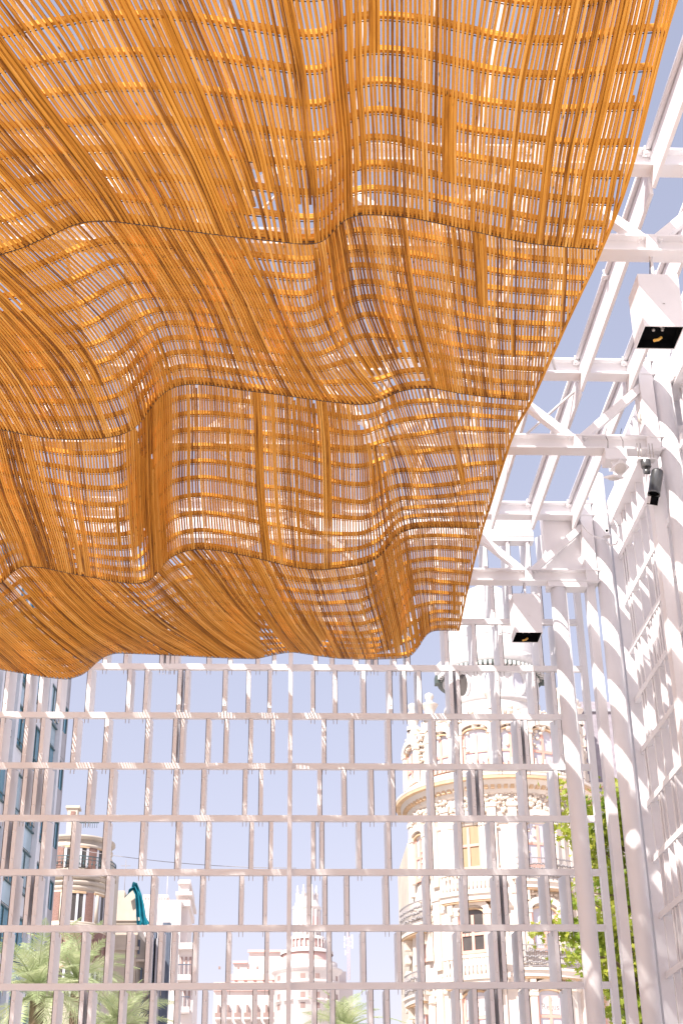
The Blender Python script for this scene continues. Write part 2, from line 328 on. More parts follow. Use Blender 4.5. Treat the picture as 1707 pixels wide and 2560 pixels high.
def lay_slats(sec, k0, k1, km, pitch):
    """evenly spaced stream lines: long slats from the middle row first, then shorter ones wherever the fan opens"""
    lines = []; grid = np.full((1500, NS+1), 1e9); n = 0; ks = None
    pf = (lambda x: .0315+.0050*np.clip((1.0-x)/1.1, 0, 1)) if sec == 1 else (lambda x: pitch+0*x)
    for kk, seg, th in ((km, 4, .72), (k0+.4, 3, .88), (k1-.4, 3, .88), ((k0+km)/2, 4, .9), ((k1+km)/2, 4, .9), (k1-1.6, 2, .86), (k1-3.2, 2, .86), (k0+1.6, 2, .86)):
        xf = np.arange(-6.4, 3.9, .004); kf = np.full(len(xf), float(kk))
        sl_ = slope(xf, kk, sec) if sec else np.zeros(len(xf)); zx, _ = zgrad(xf, kf)
        dens = np.cumsum(np.sqrt(1+zx**2)/np.sqrt(1+sl_**2)/pf(xf))*.004      # slats per metre across, allowing for folds
        if kk != km: dens = dens*2
        seeds = np.interp(np.arange(0, dens[-1], 1.0), dens, xf)
        seeds = seeds+rng.normal(0, .0020, len(seeds))
        ks, X = trace(seeds, sec, kk, k0+.012, k1-.012); m = int(np.argmin(np.abs(ks-kk)))
        for x in X:
            sx = np.gradient(x, ks*DY); zx, _ = zgrad(x, ks)
            thr = th*pf(x)*np.sqrt(1+sx**2)/np.sqrt(1+zx**2)
            ok = np.abs(grid[:max(n, 1)]-x[None]).min(0) > thr
            if not ok[m]:
                if kk != km or ok.sum() < seg: continue
                m2 = int(np.where(ok)[0][0])
            else: m2 = m
            a = m2
            while a > 0 and ok[a-1]: a -= 1
            b = m2
            while b < NS and ok[b+1]: b += 1
            if b-a < seg: continue
            grid[n, a:b+1] = x[a:b+1]; n += 1
            c = clip_edge(x[a:b+1], ks[a:b+1])
            if c: lines.append((c[0], c[1], 0.0, (.625 if sec == 1 else .615)*float(pf(np.mean(c[0])))))
    if ks is not None:                          # plain run of slats out of view on the left, straight along the hall
        kc = np.linspace(k0+.012, k1-.012, 11)
        for xx in np.arange(-12.2, -6.42, pitch*1.1): lines.append((np.full(11, xx), kc, 0.0, SW))
    # doubled slats lying in the gaps: they close a few neighbouring slits from batten to batten
    base = [l for l in lines if len(l[0]) > NS*.5 and l[0][0] > -6.2]; base.sort(key=lambda l: l[0][len(l[0])//2]); extra = []
    i = 0; per = NS/10.0
    while i < len(base)-8:
        i += random.choice((4, 7, 10, 14, 19)); g = random.choice((1, 1, 1, 2, 2, 3))
        c0 = random.randrange(0, 8); c1 = min(10, c0+random.choice((2, 3, 4, 6, 10)))
        if random.random() < .3: c0, c1 = 0, 10
        for q in range(g):
            if i+q+1 >= len(base): break
            A, B = base[i+q], base[i+q+1]; lo = max(A[1][0], B[1][0], k0+c0); hi = min(A[1][-1], B[1][-1], k0+c1)
            kk = np.linspace(lo, hi, max(3, int((hi-lo)*3)+1))
            if hi-lo < .8: continue
            xa = np.interp(kk, A[1], A[0]); xb = np.interp(kk, B[1], B[0])
            if np.abs(xb-xa).max() > pitch*2.1: continue
            extra.append(((xa+xb)/2, kk, .005, max(.004, float(np.abs(xb-xa).min())-(A[3]+B[3])/2*.97)))
        i += g
    return ks, lines+extra
SECTIONS = [(0, -20, -10, -15, .032), (1, -10, 0, -5, .0308), (2, 0, 10, 5, .0308), (3, 10, 20, 15, .0308), (4, 20, 30, 24, .0308)]
singles = 0
for sec, k0, k1, km, pitch in SECTIONS:
    ks, lines = lay_slats(sec, k0, k1, km, pitch)
    items = []
    for (x, kk, lift, wd) in lines:
        V, F, L = slat_shape(x, kk, wd, SH, lift+random.gauss(0, .0012))
        tone = float(np.clip(random.gauss(.5, .32), .0, 1.0))
        items.append((V, F, L, tone, random.randrange(900)))
    secname = canopy
    rest = []
    for it in items:
        px, py = pix(it[0]-np.array([0, 0, H])); vis = ((px > 0) & (px < 1707) & (py > 0) & (py < 2560)).mean()
        if sec in (1, 2) and vis > .25 and singles < 296:
            link('slat', wood_mesh('slat', [it]), secname); singles += 1
        else: rest.append(it)
    if rest:
        o = link('remaining_slats', wood_mesh('remaining_slats', rest), secname); o['kind'] = 'stuff'
    # cross battens lying on the slats, one every third of a metre, and the trim slat down the open edge
    for r in range(0, 11):
        k = k0+r+(.10 if r == 0 else -.10 if r == 10 else 0)
        xs = np.arange(-12.3, edge_x(k)-.012, .045); kk = np.full(len(xs), k)
        Z = zsurf(xs, kk); zx, zy = zgrad(xs, kk)
        N = np.stack([-zx, -zy, np.ones_like(zx)], 1); N /= np.linalg.norm(N, axis=1)[:, None]
        P = np.stack([xs, np.full(len(xs), YS1+k*DY), Z+H], 1); T = np.gradient(P, axis=0); T /= np.linalg.norm(T, axis=1)[:, None]
        D = np.cross(N, T); hw = .016; c0 = SH/2+.003; hh = .044
        V = np.stack([P-D*hw+N*c0, P+D*hw+N*c0, P+D*hw+N*(c0+hh), P-D*hw+N*(c0+hh)], 1).reshape(-1, 3); n = len(xs)
        F = [(i*4+j, i*4+(j+1) % 4, (i+1)*4+(j+1) % 4, (i+1)*4+j) for i in range(n-1) for j in range(4)]+[(3, 2, 1, 0), (n*4-4, n*4-3, n*4-2, n*4-1)]
        L = np.arange(n)*.045
        b_ = link('cross_batten', wood_mesh('cross_batten', [(V, F, L, random.uniform(.6, .95), random.randrange(900))]), secname)
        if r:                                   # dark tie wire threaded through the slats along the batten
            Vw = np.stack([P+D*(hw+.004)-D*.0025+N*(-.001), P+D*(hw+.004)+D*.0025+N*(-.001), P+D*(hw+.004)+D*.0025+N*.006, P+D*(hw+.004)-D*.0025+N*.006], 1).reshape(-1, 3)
            me = bpy.data.meshes.new('tie_wire'); me.from_pydata(Vw.tolist(), [], F); me.materials.append(M_dmatt); link('tie_wire', me, b_)
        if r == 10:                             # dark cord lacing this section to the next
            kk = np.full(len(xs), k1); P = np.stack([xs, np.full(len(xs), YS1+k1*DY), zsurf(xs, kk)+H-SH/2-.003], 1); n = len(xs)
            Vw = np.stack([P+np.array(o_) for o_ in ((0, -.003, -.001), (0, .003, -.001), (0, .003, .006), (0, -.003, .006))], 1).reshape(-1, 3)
            me = bpy.data.meshes.new('seam_cord'); me.from_pydata(Vw.tolist(), [], F); me.materials.append(M_dmatt); link('seam_cord', me, canopy)
    V, F, L = slat_shape(edge_x(ks)-.008, ks, .022, SH+.012, .004)
    link('edge_slat', wood_mesh('edge_slat', [(V, F, L, random.uniform(.4, .65), random.randrange(900))]), canopy)

# ------------------------------------------------------------------ steel frame of the pavilion
TY = [7.45, 11.4, 15.35, 19.3]; ZB = 9.0+H; ZT = 10.13+H; XC = 4.86
frame = thing('pavilion_frame', 'white painted steel roof frame with trusses, fins and round columns', 'steel frame')
def ibeam(x0, x1, y, zc, h, w, tf=.022, tw=.014):
    m = MB(); m.box(x0, x1, y-w/2, y+w/2, zc+h/2-tf, zc+h/2); m.box(x0+.001, x1-.001, y-w/2, y+w/2, zc-h/2, zc-h/2+tf)
    m.box(x0+.002, x1-.002, y-tw/2, y+tw/2, zc-h/2+tf-.002, zc+h/2-tf+.002); return m
nodes_b = [XC-1.18-2.36*i for i in range(5)]; nodes_t = [XC-2.36*i for i in range(6)]
for y in TY:
    ibeam(-7.6, XC-.08, y, ZT, .23, .20).obj('top_chord', M_white, frame)
    ibeam(-7.6, XC-.08, y, ZB, .20, .20).obj('bottom_chord', M_white, frame)
    for xb in nodes_b:
        for xt in (xb+1.1, xb-1.1):
            MB().bar((xb+(.07 if xt > xb else -.07), y, ZB+.09), (xt, y, ZT-.09), .10, .11, (0, -1, 0)).obj('diagonal_brace', M_white, frame)
        MB().box(xb-.05, xb+.05, y-.098, y+.098, ZB-.075, ZB+.075).obj('stiffener_plate', M_white, frame)
FINX = [4.45-.625*i for i in range(20)]
for i, y in enumerate(TY[:-1]+[3.5, -.45]):
    ya, yb = y+.13, y+3.95+.06
    for j, fx in enumerate(FINX):
        zt = ZT+.27
        dd = .02*(i % 2)
        f = MB().box(fx-.02, fx+.02, ya+dd, yb, zt-.57, zt).obj('roof_fin', M_white2, frame)
        MB().tube([(fx-.052, ya-.05, zt-.16), (fx-.052, yb-.05, zt-.16)], .03, 10).obj('fin_tube', M_white, f)
        for yy in (ya+.04, (ya+yb)/2, yb-.12) if j < 4 else ():
            MB().box(fx-.10, fx-.022, yy-.04, yy+.04, zt-.215, zt-.192).tube([(fx-.07, yy, zt-.24), (fx-.07, yy, zt-.10)], .012, 6).obj('fin_clamp', M_white, f)
# slim wind-bracing rods
for (a, b) in (((2.3, 11.6, ZT-.1), (XC-1.4, 15.2, ZT-.1)), ((2.4, 19.1, ZT-.1), (3.9, 15.5, ZT-.1)), ((0.1, 11.6, ZT-.1), (-2.2, 15.2, ZT-.1)), ((-2.2, 15.5, ZT-.1), (.2, 19.1, ZT-.1))):
    MB().tube([a, b], .018, 8).obj('bracing_rod', M_white, frame)
# round columns
def column(x, y, r, z1, name='column', base=True):
    m = MB().tube([(x, y, 0), (x, y, z1)], r, 28)
    o = m.obj(name, M_white, frame)
    MB().lathe([(r+.06, 0), (r+.06, .03), (r+.002, .034)], 24, (x, y, 0)).obj('base_plate', M_white, o)
    return o
for y in TY[1:]:
    column(XC, y, .128, ZT+.62)
    MB().box(XC-.30, XC-.17, y+.02, y+.20, 0, ZB-.12).obj('flat_post', M_white2, frame)
    MB().box(XC-.31, XC-.135, y-.088, y+.22, ZB-.12, ZT+.15).obj('head_plate', M_white2, frame)
column(4.13, 19.32, .12, ZB-.20)
# portal head between the two columns in the far corner
MB().box(3.96, XC-.31, 19.21, 19.44, ZB-.19, ZB-.102).obj('portal_lintel', M_white, frame)
MB().box(4.0, XC-.30, 19.42, 19.62, ZB-.09, ZT+.16).obj('portal_panel', M_white2, frame)
MB().box(4.26, XC-.14, 19.26, 19.38, 2.05+H, 2.26+H).obj('portal_sill', M_white, frame)
# girder along the top of the side screen
MB().box(5.0, 5.22, 2.0, 19.75, ZT-.24, ZT+.16).obj('side_girder', M_white, frame)
MB().box(5.02, 5.20, 19.30, 19.56, 0, ZT-.243).obj('corner_post', M_white2, frame)
for y in (11.2, 15.15):
    MB().box(XC+.12, 5.02, y, y+.25, ZT-.2, ZT+.1).obj('bracket', M_white, frame)
    MB().box(XC+.1, 5.03, y, y+.3, ZB-.08, ZB+.08).obj('bracket', M_white, frame)

# ------------------------------------------------------------------ louvre screens
YW = 20.0
def rail_z(k): return (.392426-.03829*(k-1))*YW+H
RH = .086
GAP = .03829*YW-RH
BLD = {}
def blade_mesh(k):
    """plate whose back edge climbs a little, more on the upper rows"""
    if k not in BLD:
        sh = max(0, (rail_z(k+1)-H)*.6/YW-.05); d = .60
        m = MB().add([(x, y, z+(sh if y > .1 else 0)) for z in (0, GAP+.02) for (x, y) in ((-.022, .012), (.022, .012), (.022, d), (-.022, d))],
            [(3, 2, 1, 0), (4, 5, 6, 7), (0, 1, 5, 4), (1, 2, 6, 5), (2, 3, 7, 6), (3, 0, 4, 7)])
        BLD[k] = m.mesh('louvre_blade'); BLD[k].materials.append(M_white2)
    return BLD[k]
fl_me = MB().box(-.027, .027, -.004, .010, .004, GAP-.004).mesh('front_flange'); fl_me.materials.append(M_white2)
m = MB().lathe([(.0155, 0), (.0155, .004), (.011, .010), (.0005, .012)], 10)
m.v = [(x, -.0045-z, y) for (x, y, z) in m.v]
bo_me = m.mesh('bolt'); bo_me.materials.append(M_white)
gap_me = MB().box(-.0045, .0045, -.001, .012, .006, GAP-.006).mesh('gap_shade'); gap_me.materials.append(M_dmatt)  # dark strip painting the shaded gap along one side of the flange
an_me = MB().box(-.004, .004, .03, .04, -.155, -.086).mesh('anchor_bolt'); an_me.materials.append(M_steel)
def blade(parent, x, k, side):
    b = link('louvre_blade', blade_mesh(k), parent, (x, 0, rail_z(k+1)))
    link('front_flange', fl_me, b)
    for zz in (GAP*.2, GAP*.79): link('bolt', bo_me, b, (0, 0, zz))
    link('gap_shade', gap_me, b, (-.0325*side, 0, 0)); 
    for xx in (-.026, .026): link('anchor_bolt', an_me, b, (xx, 0, 0))
    return b
back = thing('louvre_screen', 'tall white louvre screen of staggered blades and rails across the far end', 'screen', (0, YW, 0))
ROWS = {1:(1725,[17,69,103,149,222,323,366,449,467,562.6,621.5,675,782,837.5,909,974.7,1010.5,1047.8,1128,1145,1243,1336.5,1384]),
2:(1845,[3,65,105.6,187,265.7,369,437.7,456,520.4,565.7,627.5,682.6,809.7,879.5,972,1084,1140.6,1246,1298,1315,1400]),
3:(1975,[20,61,88,113,224,278,370,439,509,613,653,799,860.5,928.4,982,1079,1151,1183.5,1202,1312,1391.6]),
4:(2110,[13,34,109,183,263,356,445,520.6,629,678,783,804.5,897.8,971.6,1075,1150,1232,1313.5,1381]),
5:(2245,[-25,32,69,89,161,269,382.6,506,604,663.7,772,812,867,966,1068.7,1163.5,1244.7,1263,1312,1368.6,1422]),
6:(2390,[-40,10.7,130,208,269,321,369,401,434.7,487.7,571.8,668,778.4,822.8,908.5,998,1055,1148,1240,1258.5,1301,1393]),
7:(2520,[-30,32,138,203.6,225,303,379.6,442,512,559.6,637.6,679,786,832,927,967.7,1051.8,1143.6,1188,1231,1251,1318,1425]),
0:(1610,[60,120,170,266,318,407,422,434,444,524,577,646,687,789,830,890,921,938,984,1018,1115,1185,1251,1349,1395]),
-1:(1490,[30,150,290,420,470,560,690,800,905,1000,1085,1140,1229,1275,1349]),
-2:(1385,[80,200,330,400,520,600,720,860,960,1090,1150,1212,1269.5,1319.6,1362])}
XL, XR = -5.3, 4.52
for k, (yy, xs) in ROWS.items():
    for px in xs:
        x = at(px, yy, YW).x; blade(back, x, k, 1 if x < .2 else -1)
for k in range(8, 10):
    x = XL+.2
    while x < XR-.1:
        blade(back, x, k, 1 if x < .2 else -1); x += random.choice((.14, .3, .42, .5, .55))
for k in range(-1, 11):
    for (a, b) in ((XL, .105), (.165, XR)):
        MB().box(a, b, -.012, .06, rail_z(k)-RH, rail_z(k)).obj('rail', M_white, back)
MB().box(XL, 3.95, -.03, .16, rail_z(-2)-.20, rail_z(-2)-.04).obj('head_rail', M_white, back)
MB().box(XL, 3.95, .0, .20, rail_z(-2)-.035, rail_z(-2)+.30).obj('fascia', M_white2, back)
MB().box(XL, 3.95, -.034, .0, rail_z(-2)-.125, rail_z(-2)-.12).obj('head_groove', M_dmatt, back)
MB().box(XR, XR+.09, -.03, .10, 0, rail_z(-1)+.3).obj('end_post', M_white, back)
MB().box(XL-.12, XL, -.03, .10, 0, rail_z(-2)).obj('end_post', M_white, back)
mast = thing('mast', 'slender pale pole rising up the middle of the far screen', 'pole', (.135, YW-.075, 0))
MB().box(-.024, .024, -.02, .02, 0, rail_z(0)+.4).obj('shaft', M_white, mast)
MB().box(-.031, -.0245, -.012, .03, 0, rail_z(0)+.39).box(.0245, .031, -.012, .03, 0, rail_z(0)+.39).obj('edge_strip', M_white2, mast)

# the side screen: same system, turned a quarter turn so that its blades point away from the hall
side = thing('louvre_screen', 'white louvre screen seen edge on behind the right hand columns', 'screen', (5.1, 0, 0), -math.pi/2)
# local x runs towards -y in the world (towards the camera), local y towards +x
random.seed(21)
for k in range(-3, 11):
    MB().box(-19.28, -6.0, -.012, .06, rail_z(k)-RH, rail_z(k)).obj('rail', M_white, side)
for k in range(-3, 10):
    x = -19.1+random.uniform(0, .3)
    while x < -12.5:
        o = link('louvre_blade', blade_mesh(k), side, (x, 0, rail_z(k+1)))
        link('front_flange', fl_me, o)
        x += random.choice((.11, .13, .2, .3, .36, .45))

# ------------------------------------------------------------------ lights and speakers fixed to the frame
def box_light(y, label, z, x=3.60):
    t = thing('box_downlight', label, 'light fixture', (x, y, z), 0)
    w, d, h, th = .2, .2, .62, .012
    m = MB(); m.box(-w, w, -d, -d+th, 0, h); m.box(-w, w, d-th, d, 0, h); m.box(-w, -w+th, -d+th, d-th, 0, h); m.box(w-th, w, -d+th, d-th, 0, h); m.box(-w+th, w-th, -d+th, d-th, h-th, h)
    m.obj('housing', M_white2, t)
    i = MB(); i.box(-w+th, -w+th+.003, -d+th, d-th, .006, h-th); i.box(w-th-.003, w-th, -d+th, d-th, .006, h-th); i.box(-w+th+.003, w-th-.003, -d+th, -d+th+.003, .006, h-th); i.box(-w+th+.003, w-th-.003, d-th-.003, d-th, .006, h-th); i.box(-w+th+.003, w-th-.003, -d+th+.003, d-th-.003, .10, .11)
    i.obj('black_liner', M_dark, t)
    g = MB(); g.tube([(-.10, -.10, .085), (-.02, -.11, .07), (.03, -.06, .075)], .018, 8); g.ball((-.06, -.02, .08), .02); g.ball((.03, -.02, .08), .018); g.ball((.06, -.1, .08), .018)
    g.obj('lamp_bracket', M_steel, t)
    MB().tube([(-.08, -.075, .06), (-.03, -.055, .05), (.0, -.03, .055)], .015, 8).obj('warning_tag', M_amber, t)
    MB().tube([(.02, 0, h), (.02, 0, ZB-.10-z)], .018, 8).obj('hanging_rod', M_white, t)
    MB().tube([(-.03, -.02, h), (-.05, -.03, h+.06), (-.02, -.02, h+.12), (.01, 0, ZB-.11-z)], .005, 6).obj('flex', M_dmatt, t)
    MB().lathe([(.0005, .004), (.006, .0035), (.013, .002), (.013, 0)], 10).obj('screw', M_steel, t).location = (0.02, -.2, h*.42)
    t.children[-1].rotation_euler = (math.pi/2, 0, 0)
    return t
box_light(19.3, 'white box downlight hanging from the far truss, its underside black', 8.02+H)
box_light(11.42, 'white box downlight at the right edge, hung from the nearest truss', 7.92+H, 3.66)
t = thing('floodlight_pair', 'white twin floodlight bracket hung under the middle truss beam', 'floodlight', at(1540, 1140, 15.25))
MB().box(-.14, .13, -.02, .22, -.05, .10).obj('driver_box', M_white, t)
p = MB().bar((-.02, .04, -.05), (.0, .02, -.13), .10, .015, (0, 1, 0)).obj('yoke', M_white, t)
for (c, tl, tw) in (((.03, .0, -.17), -.6, .35), ((-.03, .13, -.235), .25, -.1)):
    h = MB().box(-.085, .085, -.085, .085, -.012, .012).obj('lamp_head', M_white, t); h.location = c; h.rotation_euler = (tl, tw, .6)
    MB().lathe([(.0005, -.026), (.062, -.026), (.070, -.018), (.072, -.0125)], 24).obj('lens', M_lens, h)
for sx in (-.1, .09):
    MB().tube([(sx, .0, .09), (sx+.005, -.03, .2), (sx-.01, .02, .32), (sx+.015, .0, .4)], .004, 6).obj('cable_tie', M_dmatt, t)
sp = thing('spotlight', 'dark grey cylindrical spotlight with black barn door beside the round column', 'spotlight', at(1612, 1150, 15.2))
MB().lathe([(.0005, -.11), (.055, -.11), (.062, -.10), (.062, -.02), (.058, -.012), (.0005, -.012)], 28).obj('mount_drum', M_graphite, sp)
MB().box(-.10, .12, -.05, .07, -.010, .006).obj('clamp_plate', M_white, sp)
cl = MB()
for (x, y) in ((-.09, -.03), (-.05, -.03), (.06, -.03), (.1, -.03)): cl.tube([(x, y, 0), (x, y, .22)], .006, 6)
cl.obj('threaded_rod', M_steel, sp)
MB().tube([(0, 0, -.11), (0, .005, -.15)], .022, 12).tube([(-.035, 0, -.165), (.035, 0, -.165)], .034, 16).obj('knuckle', M_graphite, sp)
b = MB().lathe([(.0005, .37), (.062, .37), (.072, .36), (.075, .34), (.075, 0), (.078, 0), (.078, .02), (.070, .02), (.066, .0)], 32).obj('barrel', M_graphite, sp)
b.location = (.045, -.02, -.50); b.rotation_euler = (R(-6), R(15), 0)
MB().lathe([(.0005, .03), (.067, .03), (.067, .034)], 32).obj('inner_disc', M_dark, b)
fl = MB().box(-.065, .065, -.004, .004, -.135, -.02).obj('barn_door', M_dark, b); fl.rotation_euler = (R(12), 0, R(-8))
MB().box(-.064, -.03, -.008, -.0045, -.13, -.03).obj('door_edge', M_lens, fl)
# wall lamp, conduits and flexible cables on the corner
wl = thing('wall_lamp', 'small round white bulkhead lamp with looped cable at the corner post', 'wall lamp', at(1516, 1342, 19.1))
MB().lathe([(.0005, .06), (.04, .055), (.055, .03), (.06, 0)], 20).obj('body', M_white, wl)
MB().ball((0, -.03, .09), .022).obj('gland', M_dark, wl)
P0 = Vector(wl.location)
MB().tube([at(1500, 1262, 19.1)-P0, at(1530, 1290, 19.08)-P0, at(1543, 1318, 19.05)-P0, at(1546, 1340, 19.05)-P0, at(1540, 1360, 19.05)-P0, at(1525, 1364, 19.05)-P0, at(1514, 1352, 19.1)-P0], .014, 8).obj('cable', M_white, wl)
MB().tube([at(1510, 1347, 19.1)-P0, at(1490, 1344, 19.05)-P0, at(1468, 1330, 19.1)-P0, at(1455, 1312, 19.15)-P0, at(1448, 1296, 19.2)-P0], .011, 8).obj('cable', M_white, wl)
cd = thing('conduit', 'curved pale conduit beside the top of the round column', 'conduit', at(1606, 1040, 15.4))
P0 = Vector(cd.location)
MB().tube([at(1630, 975, 15.35)-P0, at(1618, 1000, 15.4)-P0, at(1603, 1020, 15.4)-P0, at(1596, 1038, 15.4)-P0, at(1597, 1052, 15.4)-P0, at(1606, 1062, 15.45)-P0], .02, 10).obj('pipe', M_cable, cd)
MB().ball(at(1602, 1050, 15.4)-P0, .022).obj('end_cap', M_dmatt, cd)
jb = tag(MB().box(-.09, .09, -.06, .06, -.3, .3).box(-.095, .095, -.068, -.0605, -.29, .29).obj('junction_box', M_white2), 'pale grey junction box cut off by the right edge beside the round column', 'junction box')
jb.location = at(1702, 1120, 15.4)

# ------------------------------------------------------------------ materials of the town
M_stone = mat('cream_stone', (.76, .68, .61), .8, .12, .9, .25, 14)
M_stone2 = mat('carved_stone', (.74, .64, .55), .85, .2, 5, .8, 9)
M_ochre = mat('ochre_trim_shade', (.66, .47, .30), .8, .2, 2)  # ochre trim; also paints the orange shade under ledges and in recesses
M_pinkw = mat('pink_painted_wood', (.78, .44, .36), .5, .1, 4)
M_blind = mat('tan_blind', (.40, .31, .19), .7, .15, 3, stretch=(12, 12, .5))
M_glassp = mat('pale_window_pane', (.62, .62, .70), .12, .15, .7)
M_glassd = mat('dark_window_pane', (.10, .09, .085), .08, .3, .7)
M_dome = mat('white_dome_tile', (.70, .68, .68), .55, .1, 5, .3, 22)
M_verd = mat('grey_green_metal_and_shade', (.10, .13, .12), .5, .3, 6)
M_iron = mat('pale_iron_railing', (.34, .32, .33), .5, .2, 10)
M_slate = mat('grey_slate', (.34, .31, .35), .7, .2, 4, .3, 8)
M_conc = mat('grey_concrete', (.42, .42, .46), .8, .14, 1.2, .1, 10)
M_bluegl = mat('blue_glass', (.12, .30, .42), .08, .35, .35)
M_bluegl2 = mat('pale_blue_glass', (.38, .52, .62), .10, .25, .4)
M_alu = mat('white_aluminium', (.70, .72, .78), .4, .08, 2)
M_brick = mat('red_brick', (.33, .20, .17), .85, .3, 9, .4, 26, stretch=(1, 1, 3))
M_cream = mat('cream_render', (.62, .55, .47), .85, .16, .8, .1, 12)
M_green = mat('dark_green_frame', (.07, .13, .15), .5, .2, 5)
M_teal = mat('teal_tarpaulin', (.008, .22, .31), .45, .3, 1.5, .5, 4)
M_net = mat('dark_scaffold_net', (.13, .16, .22), .85, .4, 2, .4, 5, stretch=(3, 3, .4))
M_far = mat('far_white_render', (.74, .68, .66), .85, .07, .5)
M_farpink = mat('far_pink_render', (.76, .52, .48), .85, .1, .4)
M_fars = mat('far_window_shadow', (.34, .24, .22), .6, .2, 1)
M_print = mat('grey_lettering', (.30, .27, .26), .6, .1, 5)
M_signp = mat('sign_panel', (.80, .74, .74), .4, .04, 3)
M_leaf = mat('plane_leaf', (.58, .58, .09), .5, .3, 1.6, trans=.5, col2=(.20, .33, .04))
M_palm = mat('palm_leaf', (.66, .70, .46), .5, .3, 1.2, trans=.3, col2=(.30, .40, .17))
M_dead = mat('dry_palm_stalk', (.50, .36, .18), .8, .2, 4)
M_bark = mat('bark', (.22, .16, .11), .9, .4, 6, .6, 9)
S_ = math.sin; C_ = math.cos

# ------------------------------------------------------------------ ornate round corner house with domed turret
TYC = 72.0
tx = at(1237, 1900, TYC).x
tower = thing('corner_house', 'ornate pinkish stone corner house with round facade and white domed turret', 'building', (tx, TYC, 0))
O = (0, 0, 0)
RB, RD = 4.6, 2.46
def zb(py, r=RB): return at(1240, py, TYC-r).z
def zd(py, r=RD): return at(1222, py, TYC-r).z
zc1, zc0 = zb(1933, RB+.5), zb(1962, RB+.3)         # main cornice
top = zb(1788)
MB().lathe([(RB, 0), (RB, top), (RB-.35, top), (RB-.35, top-.5), (.01, top-.5)], 72).obj('wall', M_stone, tower)
def ring(name, prof, m_, n=72): return MB().lathe(prof, n).obj(name, m_, tower)
c = ring('cornice', [(RB, zc0-.35), (RB+.12, zc0-.3), (RB+.14, zc0-.1), (RB+.42, zc0+.12), (RB+.45, zc0+.3), (RB+.7, zc0+.42), (RB+.72, zc1), (RB, zc1+.1)], M_stone)
dm = MB()
for i in range(96):
    a = 2*math.pi*i/96
    if math.cos(a) > -.3: dm.arc(O, RB+.1, RB+.34, a-.018, a+.018, zc0-.12, zc0+.05, 1)
o = dm.obj('dentil_course', M_ochre, tower); o['kind'] = 'stuff'  # dentils tinted ochre for the warm shade below the cornice
MB().arc(O, RB+.40, RB+.69, -1.9, 1.9, zc0+.27, zc0+.40, 48).obj('cornice_soffit', M_ochre, tower)  # underside in ochre: its warm shade is put into the colour
for py, h, e in ((2052, .12, .09), (2262, .12, .08), (2466, .14, .09)):
    z = zb(py); ring('string_course', [(RB, z-h), (RB+e, z-h*.6), (RB+e, z+h*.6), (RB, z+h)], M_stone)
def wpos(a, r): return Vector((r*S_(a), -r*C_(a), 0))
def window(parent, a, w, z0, z1, arched, pane, frame_m, r=RB, surround=True, mull=True, soffit=M_ochre):
    """recessed looking window with surround, at azimuth a on the round wall"""
    T = Matrix.Translation(wpos(a, r*C_(w/2/r)+.02)) @ Matrix.Rotation(a, 4, 'Z')
    if arched: poly = [(-w/2, z0), (w/2, z0)]+[(w/2*C_(t), z1+w*.22*S_(t)) for t in [math.pi*i/10 for i in range(11)]]
    else: poly = [(-w/2, z0), (w/2, z0), (w/2, z1), (-w/2, z1)]
    win = MB().prism(poly, -.03, .02, T).obj('window', pane, parent)
    fr = MB()
    fr.box(-w/2-.02, -w/2+.12, -.10, -.03, z0, z1, T); fr.box(w/2-.12, w/2+.02, -.10, -.03, z0, z1, T)
    if mull: fr.box(-.07, .07, -.09, -.032, z0+.05, z1, T)
    fr.box(-w/2+.12, w/2-.12, -.088, -.031, z1-.95, z1-.82, T); fr.box(-w/2-.02, w/2+.02, -.12, -.035, z0-.06, z0+.10, T)
    fr.obj('frame', frame_m, win)
    if surround:
        s_ = MB()
        for sx in (-1, 1):
            x = sx*(w/2+.16); s_.box(x-.14, x+.14, -.24, -.002, z0-.1, z1+.02, T); s_.box(x-.19, x+.19, -.28, -.003, z1-.02, z1+.16, T)
        if arched:
            pts = [(math.pi*i/10) for i in range(11)]
            for i in range(10):
                q = [((w/2+d)*C_(t), z1+.16+(w*.22+d)*S_(t)) for d, t in ((0, pts[i]), (.3, pts[i]), (.3, pts[i+1]), (0, pts[i+1]))]
                s_.prism(q, -.30, -.004, T)
        else: s_.box(-w/2-.3, w/2+.3, -.32, -.003, z1+.16, z1+.36, T)
        s_.obj('surround', M_stone, win)
        if arched:
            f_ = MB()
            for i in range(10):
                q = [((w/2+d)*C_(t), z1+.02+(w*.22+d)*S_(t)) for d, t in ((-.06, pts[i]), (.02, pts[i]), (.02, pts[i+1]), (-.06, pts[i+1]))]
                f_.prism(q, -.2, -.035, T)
            f_.obj('arch_soffit', soffit, win)  # ochre lining paints the warm shade inside the arch head
    return win, T
def carve(parent, a, r, z, w, h, n, seed, size=.13, name='carving', m_=None):
    """clusters of carved leaves and scrolls in relief"""
    rs = random.Random(seed); m_b = MB()
    for _ in range(n):
        u = rs.gauss(0, .33); v = rs.gauss(0, .33); aa = a+u*w/r; zz = z+v*h; s = size*rs.uniform(.5, 1.2)
        P = wpos(aa, r+.02); m_b.ball((P.x, P.y, zz), s, 7, 5, rs.uniform(.5, 1.1))
    o = m_b.obj(name, m_ or M_stone2, parent); o['kind'] = 'stuff'; return o
D = R
